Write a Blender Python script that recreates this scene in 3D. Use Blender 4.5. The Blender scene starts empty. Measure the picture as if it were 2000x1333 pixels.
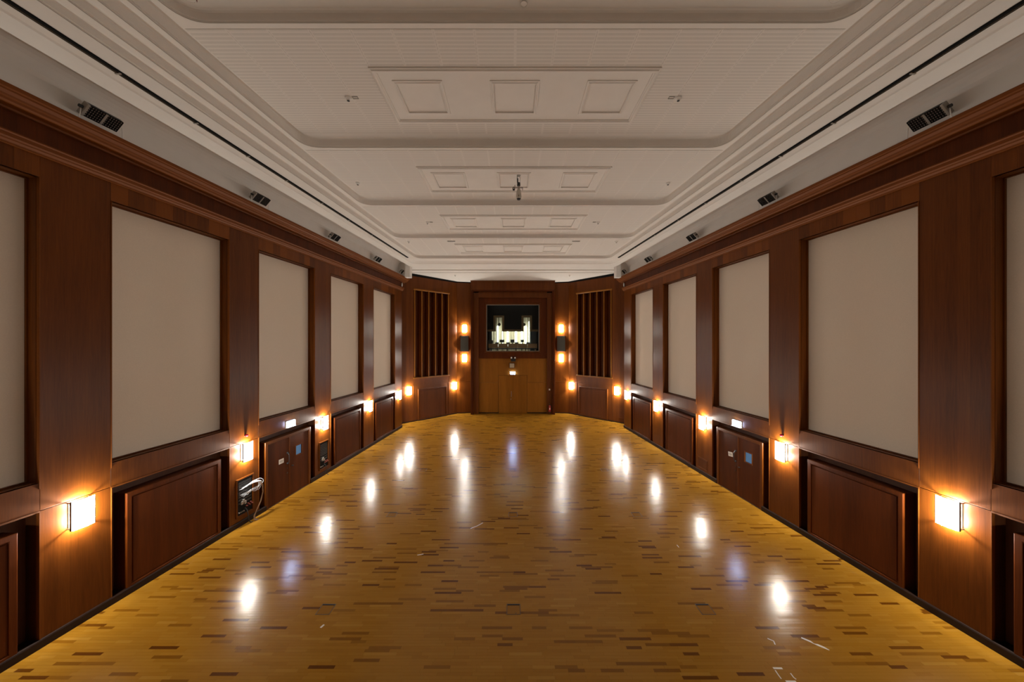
import bpy, bmesh, math, random
from mathutils import Vector, Matrix
random.seed(7)
PI = math.pi
S = bpy.context.scene
COL = S.collection

# ------------------------------------------------------------------ camera, world, exposure
CAM_H, CAM_X, FPX = 5.2, -0.06, 667.0
cam_d = bpy.data.cameras.new('camera')
cam_d.sensor_width = 36.0
cam_d.lens = 36.0 * FPX / 2000.0
cam_d.shift_y = -3.5 / 2000.0 * -1.0
cam_d.clip_start = 0.05
cam = bpy.data.objects.new('camera', cam_d)
COL.objects.link(cam)
cam.location = (CAM_X, 0, CAM_H)
cam.rotation_euler = (PI / 2, 0, 0)
S.camera = cam

w = bpy.data.worlds.new('world')
S.world = w
w.use_nodes = True
w.node_tree.nodes['Background'].inputs[0].default_value = (0.02, 0.02, 0.025, 1)
w.node_tree.nodes['Background'].inputs[1].default_value = 0.0

S.view_settings.view_transform = 'Standard'
S.view_settings.look = 'None'
S.view_settings.exposure = 0.0
S.view_settings.gamma = 1.0
S.view_settings.use_curve_mapping = False

LAMP_COL = (1.0, 0.95, 0.84)
GLASS_E = 122.0        # radiance of a sconce's front glass
BULB_W = 115.0         # watts of the bulb behind the glass

# ------------------------------------------------------------------ materials
def nt(name):
    m = bpy.data.materials.new(name)
    m.use_nodes = True
    n = m.node_tree
    return m, n, n.nodes['Principled BSDF']

def plain(name, col, rough=0.5, metal=0.0, spec=0.5, noise=0.0, nscale=8.0, bump=0.0):
    m, n, b = nt(name)
    b.inputs['Roughness'].default_value = rough
    b.inputs['Metallic'].default_value = metal
    b.inputs['Specular IOR Level'].default_value = spec
    b.inputs['Base Color'].default_value = (*col, 1)
    if noise or bump:
        tc = n.nodes.new('ShaderNodeTexCoord')
        tx = n.nodes.new('ShaderNodeTexNoise')
        tx.inputs['Scale'].default_value = nscale
        tx.inputs['Detail'].default_value = 4
        n.links.new(tc.outputs['Object'], tx.inputs['Vector'])
        if noise:
            r = n.nodes.new('ShaderNodeMapRange')
            r.inputs[1].default_value = 0.3; r.inputs[2].default_value = 0.7
            r.inputs[3].default_value = 1 - noise; r.inputs[4].default_value = 1 + noise
            n.links.new(tx.outputs['Fac'], r.inputs[0])
            mx = n.nodes.new('ShaderNodeVectorMath'); mx.operation = 'SCALE'
            mx.inputs[0].default_value = col
            n.links.new(r.outputs[0], mx.inputs['Scale'])
            n.links.new(mx.outputs[0], b.inputs['Base Color'])
        if bump:
            bp = n.nodes.new('ShaderNodeBump')
            bp.inputs['Strength'].default_value = bump
            bp.inputs['Distance'].default_value = 0.01
            n.links.new(tx.outputs['Fac'], bp.inputs['Height'])
            n.links.new(bp.outputs[0], b.inputs['Normal'])
    return m

def emit(name, col, strength):
    m, n, b = nt(name)
    b.inputs['Base Color'].default_value = (0.8, 0.8, 0.8, 1)
    b.inputs['Emission Color'].default_value = (*col, 1)
    b.inputs['Emission Strength'].default_value = strength
    return m

def wood(name, dark, light, rough=0.33, leaf=0.16, axis='Z', gamma_rand=0.18, spec=0.5):
    """veneer: grain drawn out along one axis, veneer leaves side by side, a tone per object"""
    m, n, b = nt(name)
    L = n.links.new
    tc = n.nodes.new('ShaderNodeTexCoord')
    oi = n.nodes.new('ShaderNodeObjectInfo')
    off = n.nodes.new('ShaderNodeVectorMath'); off.operation = 'SCALE'
    off.inputs[0].default_value = (17.3, 9.1, 31.7)
    L(oi.outputs['Random'], off.inputs['Scale'])
    add = n.nodes.new('ShaderNodeVectorMath'); add.operation = 'ADD'
    L(tc.outputs['Object'], add.inputs[0]); L(off.outputs[0], add.inputs[1])
    mp = n.nodes.new('ShaderNodeMapping')
    mp.inputs['Scale'].default_value = (26, 26, 1.1) if axis == 'Z' else (1.1, 26, 26)
    L(add.outputs[0], mp.inputs['Vector'])
    g = n.nodes.new('ShaderNodeTexNoise')
    g.inputs['Scale'].default_value = 1.6; g.inputs['Detail'].default_value = 6
    g.inputs['Roughness'].default_value = 0.6; g.inputs['Distortion'].default_value = 0.6
    L(mp.outputs[0], g.inputs['Vector'])
    # veneer leaves
    sp = n.nodes.new('ShaderNodeSeparateXYZ'); L(add.outputs[0], sp.inputs[0])
    ad = n.nodes.new('ShaderNodeMath'); ad.operation = 'ADD'
    if axis == 'Z':
        L(sp.outputs['X'], ad.inputs[0]); L(sp.outputs['Y'], ad.inputs[1])
    else:
        L(sp.outputs['Z'], ad.inputs[0]); L(sp.outputs['Y'], ad.inputs[1])
    dv = n.nodes.new('ShaderNodeMath'); dv.operation = 'DIVIDE'; dv.inputs[1].default_value = leaf
    L(ad.outputs[0], dv.inputs[0])
    fl = n.nodes.new('ShaderNodeMath'); fl.operation = 'FLOOR'; L(dv.outputs[0], fl.inputs[0])
    wn = n.nodes.new('ShaderNodeTexWhiteNoise'); wn.noise_dimensions = '1D'
    L(fl.outputs[0], wn.inputs['W'])
    # broad figure
    mp2 = n.nodes.new('ShaderNodeMapping')
    mp2.inputs['Scale'].default_value = (5, 5, 0.5) if axis == 'Z' else (0.5, 5, 5)
    L(add.outputs[0], mp2.inputs['Vector'])
    g2 = n.nodes.new('ShaderNodeTexNoise'); g2.inputs['Scale'].default_value = 1.0
    g2.inputs['Detail'].default_value = 3
    L(mp2.outputs[0], g2.inputs['Vector'])
    def mul(sock, k):
        x = n.nodes.new('ShaderNodeMath'); x.operation = 'MULTIPLY'; x.inputs[1].default_value = k
        L(sock, x.inputs[0]); return x.outputs[0]
    def plus(a, c):
        x = n.nodes.new('ShaderNodeMath'); x.operation = 'ADD'
        L(a, x.inputs[0]); L(c, x.inputs[1]); return x.outputs[0]
    v = plus(plus(mul(g.outputs['Fac'], 0.85), mul(wn.outputs['Value'], 0.22)), mul(g2.outputs['Fac'], 0.45))
    v = plus(v, mul(oi.outputs['Random'], gamma_rand))
    mr = n.nodes.new('ShaderNodeMapRange')
    mr.inputs[1].default_value = 0.45; mr.inputs[2].default_value = 1.25
    L(v, mr.inputs[0])
    mix = n.nodes.new('ShaderNodeMix'); mix.data_type = 'RGBA'
    mix.inputs['A'].default_value = (*dark, 1); mix.inputs['B'].default_value = (*light, 1)
    L(mr.outputs[0], mix.inputs['Factor'])
    L(mix.outputs['Result'], b.inputs['Base Color'])
    b.inputs['Roughness'].default_value = rough
    b.inputs['Specular IOR Level'].default_value = spec
    bp = n.nodes.new('ShaderNodeBump')
    bp.inputs['Strength'].default_value = 0.06; bp.inputs['Distance'].default_value = 0.004
    L(g.outputs['Fac'], bp.inputs['Height']); L(bp.outputs[0], b.inputs['Normal'])
    return m

M = {}
M['wood'] = wood('walnut_veneer', (0.062, 0.0140, 0.0012), (0.155, 0.043, 0.0050), spec=0.17)
M['wood_h'] = wood('walnut_moulding', (0.110, 0.0285, 0.0028), (0.165, 0.046, 0.0050), axis='X', rough=0.5, spec=0.15, leaf=3.0)
M['wood_dark'] = wood('dark_walnut_veneer', (0.045, 0.0085, 0.0008), (0.115, 0.0255, 0.0028), rough=0.42, spec=0.12)
M['wood_lintel'] = wood('lintel_veneer', (0.050, 0.0110, 0.0009), (0.175, 0.049, 0.0055), leaf=0.6, gamma_rand=0.75, spec=0.17)
M['wood_niche'] = wood('niche_lining_veneer', (0.042, 0.010, 0.0018), (0.09, 0.025, 0.0045), rough=0.5, spec=0.25)
M['wood_oak'] = wood('warm_oak_veneer', (0.165, 0.055, 0.0050), (0.30, 0.114, 0.0135), leaf=0.3, spec=0.14)
M['base'] = plain('baseboard_brown', (0.016, 0.0055, 0.0025), 0.5, spec=0.2, noise=0.12)
M['fabric'] = plain('cream_acoustic_fabric', (0.68, 0.585, 0.485), 0.9, spec=0.1, noise=0.03, nscale=60, bump=0.12)
M['plaster'] = plain('painted_plaster', (0.71, 0.668, 0.625), 0.75, spec=0.2, noise=0.02, nscale=3)
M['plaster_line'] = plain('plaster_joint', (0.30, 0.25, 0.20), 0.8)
M['black'] = plain('black_plastic', (0.008, 0.008, 0.009), 0.5)
M['blackmat'] = plain('matt_black', (0.004, 0.004, 0.004), 0.8, spec=0.2)
M['darkgrey'] = plain('dark_grey', (0.03, 0.032, 0.034), 0.5)
M['grey'] = plain('grey_metal', (0.30, 0.28, 0.25), 0.45, metal=0.2)
M['steel'] = plain('brushed_steel', (0.55, 0.55, 0.55), 0.3, metal=0.9)
M['white'] = plain('white_plastic', (0.75, 0.73, 0.70), 0.45)
M['silver'] = plain('dull_silver', (0.50, 0.46, 0.40), 0.5, metal=0.1)
M['brass'] = plain('aged_brass', (0.09, 0.06, 0.03), 0.35, metal=0.6)
M['bronze'] = plain('bronze_bracket', (0.06, 0.035, 0.02), 0.35, metal=0.7)
M['cloth_grille'] = plain('speaker_cloth', (0.07, 0.073, 0.062), 0.85, noise=0.35, nscale=90, bump=0.2)
M['red'] = plain('red_paint', (0.30, 0.016, 0.010), 0.35)
M['dullplate'] = plain('dull_bronze_plate', (0.035, 0.022, 0.012), 0.7, spec=0.15)
M['dullred'] = plain('dull_red_plastic', (0.15, 0.025, 0.014), 0.5)
M['redglass'] = plain('red_lens', (0.5, 0.01, 0.03), 0.15)
M['blue'] = emit('blue_lit_pane', (0.10, 0.30, 0.60), 0.17)
M['blue'].node_tree.nodes['Principled BSDF'].inputs['Base Color'].default_value = (0.1, 0.25, 0.5, 1)
M['paper'] = plain('paper', (0.72, 0.66, 0.58), 0.8)
M['ink'] = plain('ink', (0.25, 0.23, 0.22), 0.8)
M['tape'] = plain('pale_tape', (0.72, 0.66, 0.56), 0.6)
M['cable_white'] = plain('white_cable', (0.78, 0.80, 0.86), 0.4)
M['cable_brown'] = plain('tan_cable', (0.30, 0.17, 0.09), 0.45)
M['glass_lamp'] = emit('lit_opal_glass', LAMP_COL, GLASS_E)
M['opal_back'] = plain('opal_glass_back', (0.85, 0.82, 0.76), 0.4)
M['exit'] = emit('exit_light', (0.46, 0.61, 1.0), 95.0)
M['curtain'] = plain('cream_curtain', (0.78, 0.68, 0.48), 0.8)
M['column_light'] = emit('column_lamp_glass', (0.90, 1.0, 0.92), 4.0)
M['desk'] = wood('desk_wood', (0.19, 0.11, 0.05), (0.34, 0.21, 0.10), axis='X')
M['screen'] = plain('screen_back', (0.03, 0.037, 0.036), 0.5)
M['bluetrim'] = plain('blue_grey_strip', (0.03, 0.05, 0.065), 0.5)
M['gold_trim'] = plain('olive_wood_trim', (0.105, 0.062, 0.018), 0.45)
M['reflector'] = plain('dull_reflector', (0.33, 0.27, 0.24), 0.5, metal=0.2)

# glass pane of the control room
m, n, b = nt('window_glass')
n.nodes.remove(b)
tr = n.nodes.new('ShaderNodeBsdfTransparent'); tr.inputs[0].default_value = (0.93, 0.95, 0.94, 1)
gl = n.nodes.new('ShaderNodeBsdfGlossy'); gl.inputs['Roughness'].default_value = 0.01
fr = n.nodes.new('ShaderNodeFresnel'); fr.inputs[0].default_value = 1.18
mx = n.nodes.new('ShaderNodeMixShader')
n.links.new(fr.outputs[0], mx.inputs[0]); n.links.new(tr.outputs[0], mx.inputs[1]); n.links.new(gl.outputs[0], mx.inputs[2])
n.links.new(mx.outputs[0], n.nodes['Material Output'].inputs[0])
M['glass'] = m

# parquet: a tone per strip (attribute), grain along the strip, lacquer on top
m, n, b = nt('lacquered_parquet')
L = n.links.new
at = n.nodes.new('ShaderNodeAttribute'); at.attribute_name = 'tint'
ge = n.nodes.new('ShaderNodeNewGeometry')
mp = n.nodes.new('ShaderNodeMapping'); mp.inputs['Scale'].default_value = (2.2, 60, 1)
L(ge.outputs['Position'], mp.inputs['Vector'])
g = n.nodes.new('ShaderNodeTexNoise'); g.inputs['Scale'].default_value = 1.5; g.inputs['Detail'].default_value = 4
L(mp.outputs[0], g.inputs['Vector'])
ad = n.nodes.new('ShaderNodeMath'); ad.operation = 'MULTIPLY_ADD'
ad.inputs[1].default_value = 0.16; L(g.outputs['Fac'], ad.inputs[0]); L(at.outputs['Fac'], ad.inputs[2])
rp = n.nodes.new('ShaderNodeValToRGB')
e = rp.color_ramp.elements
e[0].position = 0.08; e[0].color = (0.092, 0.028, 0.0025, 1)
e[1].position = 1.0; e[1].color = (0.36, 0.182, 0.026, 1)
k = e.new(0.40); k.color = (0.20, 0.080, 0.006, 1)
k = e.new(0.62); k.color = (0.285, 0.128, 0.011, 1)
L(ad.outputs[0], rp.inputs[0]); L(rp.outputs[0], b.inputs['Base Color'])
nz = n.nodes.new('ShaderNodeTexNoise'); nz.inputs['Scale'].default_value = 1.1; nz.inputs['Detail'].default_value = 5
L(ge.outputs['Position'], nz.inputs['Vector'])
rr = n.nodes.new('ShaderNodeMapRange'); rr.inputs[3].default_value = 0.15; rr.inputs[4].default_value = 0.26
L(nz.outputs['Fac'], rr.inputs[0]); L(rr.outputs[0], b.inputs['Roughness'])
bp = n.nodes.new('ShaderNodeBump'); bp.inputs['Strength'].default_value = 0.04; bp.inputs['Distance'].default_value = 0.002
L(g.outputs['Fac'], bp.inputs['Height']); L(bp.outputs[0], b.inputs['Normal'])
b.inputs['Specular IOR Level'].default_value = 0.21
M['parquet'] = m
M['subfloor'] = plain('parquet_joint', (0.10, 0.04, 0.01), 0.6)

# perforated ceiling boards: rows of fine perforation, plain margin at board edges
m, n, b = nt('perforated_board')
L = n.links.new
tc = n.nodes.new('ShaderNodeTexCoord'); sp = n.nodes.new('ShaderNodeSeparateXYZ'); L(tc.outputs['Object'], sp.inputs[0])
def mth(op, a, c=None):
    x = n.nodes.new('ShaderNodeMath'); x.operation = op
    for i, v in enumerate((a, c)):
        if v is None: continue
        if isinstance(v, (int, float)): x.inputs[i].default_value = v
        else: L(v, x.inputs[i])
    return x.outputs[0]
row = mth('GREATER_THAN', mth('FRACT', mth('DIVIDE', mth('ADD', sp.outputs['Y'], 50.0), 0.084)), 0.42)
fx = mth('FRACT', mth('DIVIDE', mth('ADD', sp.outputs['X'], 72.6), 0.726))
inb = mth('MULTIPLY', mth('GREATER_THAN', fx, 0.035), mth('LESS_THAN', fx, 0.965))
hol = n.nodes.new('ShaderNodeTexNoise'); hol.inputs['Scale'].default_value = 22; hol.inputs['Detail'].default_value = 2
L(tc.outputs['Object'], hol.inputs['Vector'])
fac = mth('MULTIPLY', mth('MULTIPLY', row, inb), mth('ADD', mth('MULTIPLY', hol.outputs['Fac'], 0.3), 0.7))
mix = n.nodes.new('ShaderNodeMix'); mix.data_type = 'RGBA'
mix.inputs['A'].default_value = (0.70, 0.655, 0.61, 1); mix.inputs['B'].default_value = (0.60, 0.56, 0.518, 1)
L(fac, mix.inputs['Factor']); L(mix.outputs['Result'], b.inputs['Base Color'])
b.inputs['Roughness'].default_value = 0.8; b.inputs['Specular IOR Level'].default_value = 0.2
M['perf'] = m

# ------------------------------------------------------------------ helpers
class MB:
    def __init__(s):
        s.v, s.f = [], []
    def box(s, x0, x1, y0, y1, z0, z1):
        if x0 > x1: x0, x1 = x1, x0
        if y0 > y1: y0, y1 = y1, y0
        if z0 > z1: z0, z1 = z1, z0
        k = len(s.v)
        s.v += [(x0, y0, z0), (x1, y0, z0), (x1, y1, z0), (x0, y1, z0), (x0, y0, z1), (x1, y0, z1), (x1, y1, z1), (x0, y1, z1)]
        for q in ((0, 3, 2, 1), (4, 5, 6, 7), (0, 1, 5, 4), (1, 2, 6, 5), (2, 3, 7, 6), (3, 0, 4, 7)):
            s.f.append(tuple(k + i for i in q))
        return s
    def obox(s, c, half, rot):
        """box of half sizes at c turned by a 3x3 matrix"""
        k = len(s.v)
        for z in (-1, 1):
            for x, y in ((-1, -1), (1, -1), (1, 1), (-1, 1)):
                s.v.append(tuple(Vector(c) + rot @ Vector((x * half[0], y * half[1], z * half[2]))))
        for q in ((0, 3, 2, 1), (4, 5, 6, 7), (0, 1, 5, 4), (1, 2, 6, 5), (2, 3, 7, 6), (3, 0, 4, 7)):
            s.f.append(tuple(k + i for i in q))
        return s
    def extrude_x(s, prof, x0, x1):
        """closed (y, z) outline drawn along x"""
        k, n_ = len(s.v), len(prof)
        for x in (x0, x1):
            s.v += [(x, y, z) for y, z in prof]
        for i in range(n_):
            j = (i + 1) % n_
            s.f.append((k + i, k + j, k + n_ + j, k + n_ + i))
        s.f.append(tuple(k + i for i in range(n_))); s.f.append(tuple(k + n_ + i for i in reversed(range(n_))))
        return s
    def cyl(s, p0, p1, r0, r1=None, n_=12, caps=True):
        r1 = r0 if r1 is None else r1
        p0, p1 = Vector(p0), Vector(p1)
        d = (p1 - p0).normalized()
        a = d.orthogonal().normalized(); c = d.cross(a)
        k = len(s.v)
        for p, r in ((p0, r0), (p1, r1)):
            for i in range(n_):
                t = 2 * PI * i / n_
                s.v.append(tuple(p + a * (r * math.cos(t)) + c * (r * math.sin(t))))
        for i in range(n_):
            j = (i + 1) % n_
            s.f.append((k + i, k + j, k + n_ + j, k + n_ + i))
        if caps:
            s.f.append(tuple(k + i for i in reversed(range(n_)))); s.f.append(tuple(k + n_ + i for i in range(n_)))
        return s
    def lathe(s, prof, c=(0, 0, 0), n_=16):
        """(r, z) profile turned about z"""
        k = len(s.v)
        for r, z in prof:
            for i in range(n_):
                t = 2 * PI * i / n_
                s.v.append((c[0] + max(r, 1e-4) * math.cos(t), c[1] + max(r, 1e-4) * math.sin(t), c[2] + z))
        for a in range(len(prof) - 1):
            for i in range(n_):
                j = (i + 1) % n_
                s.f.append((k + a * n_ + i, k + a * n_ + j, k + (a + 1) * n_ + j, k + (a + 1) * n_ + i))
        s.f.append(tuple(k + i for i in reversed(range(n_))))
        s.f.append(tuple(k + (len(prof) - 1) * n_ + i for i in range(n_)))
        return s
    def tube(s, pts, r, n_=6):
        pts = [Vector(p) for p in pts]
        k = len(s.v)
        a = None
        for i, p in enumerate(pts):
            d = (pts[min(i + 1, len(pts) - 1)] - pts[max(i - 1, 0)]).normalized()
            if a is None: a = d.orthogonal().normalized()
            a = (a - d * a.dot(d)).normalized()
            c = d.cross(a)
            for j in range(n_):
                t = 2 * PI * j / n_
                s.v.append(tuple(p + a * (r * math.cos(t)) + c * (r * math.sin(t))))
        for i in range(len(pts) - 1):
            for j in range(n_):
                q = (j + 1) % n_
                s.f.append((k + i * n_ + j, k + i * n_ + q, k + (i + 1) * n_ + q, k + (i + 1) * n_ + j))
        s.f.append(tuple(k + j for j in reversed(range(n_))))
        s.f.append(tuple(k + (len(pts) - 1) * n_ + j for j in range(n_)))
        return s
    def ring(s, u0, u1, v0, v1, prof, put):
        """mitred rectangular moulding: prof is [(inset, height)], put maps (u, v, height) to a point"""
        k, m_ = len(s.v), len(prof)
        for i, h in prof:
            s.v += [put(u0 + i, v0 + i, h), put(u1 - i, v0 + i, h), put(u1 - i, v1 - i, h), put(u0 + i, v1 - i, h)]
        for a in range(m_ - 1):
            for i in range(4):
                j = (i + 1) % 4
                s.f.append((k + a * 4 + i, k + a * 4 + j, k + (a + 1) * 4 + j, k + (a + 1) * 4 + i))
        return s
    def build(s, name, mat, parent=None, bevel=0.0, smooth=False, recalc=True):
        me = bpy.data.meshes.new(name)
        me.from_pydata(s.v, [], s.f)
        if recalc:
            b_ = bmesh.new(); b_.from_mesh(me)
            bmesh.ops.recalc_face_normals(b_, faces=b_.faces)
            b_.to_mesh(me); b_.free()
        me.materials.append(mat)
        if smooth:
            for p in me.polygons: p.use_smooth = True
        o = bpy.data.objects.new(name, me)
        COL.objects.link(o)
        if parent is not None: o.parent = parent
        if bevel:
            bv = o.modifiers.new('bevel', 'BEVEL'); bv.width = bevel; bv.segments = 2; bv.limit_method = 'ANGLE'
        return o

def box(x0, x1, y0, y1, z0, z1): return MB().box(x0, x1, y0, y1, z0, z1)

def empty(name, loc=(0, 0, 0), rz=0.0, parent=None):
    o = bpy.data.objects.new(name, None)
    o.empty_display_size = 0.1
    COL.objects.link(o)
    o.location = loc; o.rotation_euler = (0, 0, rz)
    if parent is not None: o.parent = parent
    return o

def tag(o, label, cat, group=None):
    o['label'] = label; o['category'] = cat
    if group: o['group'] = group
    return o

def structure(o, label=None):
    o['kind'] = 'structure'
    if label: o['label'] = label
    return o

def copy_tree(o, parent=None):
    c = o.copy(); COL.objects.link(c)
    if parent is not None: c.parent = parent
    for ch in o.children: copy_tree(ch, c)
    return c

# ------------------------------------------------------------------ frames along the walls
HW, TK = 8.58, 0.084           # half width of the hall at the camera, and how fast it narrows
CS = math.cos(math.atan(TK)); SN = math.sin(math.atan(TK))
def side_frame(side):
    """origin and turn of a side wall's own axes: x along the wall, y into the room"""
    nx, ny = -side * CS, -SN
    return (side * HW, 0, 0), math.atan2(ny, nx) - PI / 2
def sx(side, s): return side * s / CS
def at_wall(side, s, d, z):
    O, rz = side_frame(side)
    R = Matrix.Rotation(rz, 3, 'Z')
    return Vector(O) + R @ Vector((sx(side, s), d, z)), rz

A0, A1, B1 = (7.36, 21.70), (4.09, 25.08), (3.06, 25.30)
def facet_frame(side, p, q):
    ex, ey = (q[0] - p[0]), (q[1] - p[1])
    l = math.hypot(ex, ey); ex /= l; ey /= l
    # left side: mirror
    px, dx = (p[0], ex) if side > 0 else (-p[0], -ex)
    nx, ny = (-ey if side > 0 else ey), (ex if side > 0 else -ex)
    if side > 0: nx, ny = -abs(ey), -abs(ex)
    else: nx, ny = abs(ey), -abs(ex)
    return (px, p[1], 0), math.atan2(ny, nx) - PI / 2, l
def at_facet(side, p, q, t, d, z):
    O, rz, l = facet_frame(side, p, q)
    R = Matrix.Rotation(rz, 3, 'Z')
    return Vector(O) + R @ Vector((side * t, d, z)), rz

# ------------------------------------------------------------------ floor
Y0, Y1 = -4.3, 25.6
fl = box(-9.6, 9.6, Y0 - 0.5, Y1 + 0.6, -0.3, -0.012).build('floor', M['subfloor'])
structure(fl, 'shiny honey coloured parquet floor')
PW = 0.058
rows = int((Y1 - Y0) / PW)
V, F, T = [], [], []
near = []
for r in range(rows):
    y = Y0 + r * PW
    lim = HW + 0.25 - TK * max(y, 0) if y < 21 else 7.6
    if y > 21: lim = 7.6 - (y - 21.2) * 0.95 if y < 25 else 3.9
    lim = max(lim, 3.6)
    x = -lim - random.random() * 0.4
    drift = 0.06 * math.sin(r * 0.7)
    while x < lim:
        ln = random.choice((0.26, 0.36, 0.42, 0.48, 0.55))
        u = random.random()
        t = random.uniform(0.0, 0.12) if u < 0.03 else (random.uniform(0.2, 0.38) if u < 0.09 else random.uniform(0.51, 0.65))
        if u > 0.96: t = random.uniform(0.7, 0.82)
        z = random.uniform(-0.0002, 0.0002)
        q = (x, min(x + ln, lim + 0.3), y, z, t)
        if 5.22 <= y < 5.75 and len(near) < 300 and abs(x) < 8.6: near.append(q)
        else:
            k = len(V)
            a, c = random.uniform(-0.0002, 0.0002), random.gauss(0, 0.00022)
            xa, xb, ya, yb = q[0] + 0.0006, q[1] - 0.0006, y + 0.0006, y + PW - 0.0006
            V += [(xa, ya, -0.012), (xb, ya, -0.012), (xb, yb, -0.012), (xa, yb, -0.012),
                  (xa, ya, z - a - c), (xb, ya, z + a - c), (xb, yb, z + a + c), (xa, yb, z - a + c)]
            F += [(k + 4, k + 5, k + 6, k + 7), (k, k + 1, k + 5, k + 4), (k + 1, k + 2, k + 6, k + 5), (k + 2, k + 3, k + 7, k + 6), (k + 3, k, k + 4, k + 7)]
            T += [t] * 5
        x += ln
me = bpy.data.meshes.new('parquet')
me.from_pydata(V, [], F)
me.attributes.new('tint', 'FLOAT', 'FACE').data.foreach_set('value', T)
me.materials.append(M['parquet'])
pq = bpy.data.objects.new('parquet', me); COL.objects.link(pq); pq.parent = fl; pq['kind'] = 'stuff'
plank_mesh = {}
for x0, x1, y, z, t in near:
    key = (round(x1 - x0, 2), round(t * 12))
    if key not in plank_mesh:
        b_ = box(0.0006, key[0] - 0.0006, 0.0006, PW - 0.0006, -0.012, 0.0)
        mm = bpy.data.meshes.new('plank'); mm.from_pydata(b_.v, [], b_.f)
        mm.attributes.new('tint', 'FLOAT', 'FACE').data.foreach_set('value', [t] * len(b_.f))
        mm.materials.append(M['parquet']); plank_mesh[key] = mm
    o = bpy.data.objects.new('plank', plank_mesh[key]); COL.objects.link(o)
    o.parent = fl; o.location = (x0, y, z)

# ------------------------------------------------------------------ side walls
Z_SEAM, Z_SILL, Z_HEAD, Z_MOULD = 2.337, 2.81, 8.02, 8.38
OPEN = [(3.23 + 3.54 * (k - 1), 5.81 + 3.54 * (k - 1)) for k in range(-1, 6)]
S_START, S_END = -4.3, 20.93
DOOR_K = 4

def wainscot_panel(u0, u1, z0, z1, parent, mat, name='wainscot_panel', depth=0.275, proud=0.012):
    """block standing out of a niche: rounded raised frame and a field set in behind a groove"""
    mb = MB()
    mb.box(u0, u1, -depth, proud - 0.05, z0, z1)
    put = lambda u, v, h: (u, h, v)
    mb.ring(u0, u1, z0, z1, [(0, proud - 0.05), (0.0, proud - 0.012), (0.012, proud), (0.085, proud), (0.095, proud - 0.03),
                             (0.115, proud - 0.03), (0.125, proud - 0.012)], put)
    mb.box(u0 + 0.125, u1 - 0.125, proud - 0.05, proud - 0.012, z0 + 0.125, z1 - 0.125)
    return mb.build(name, mat, parent)

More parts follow.
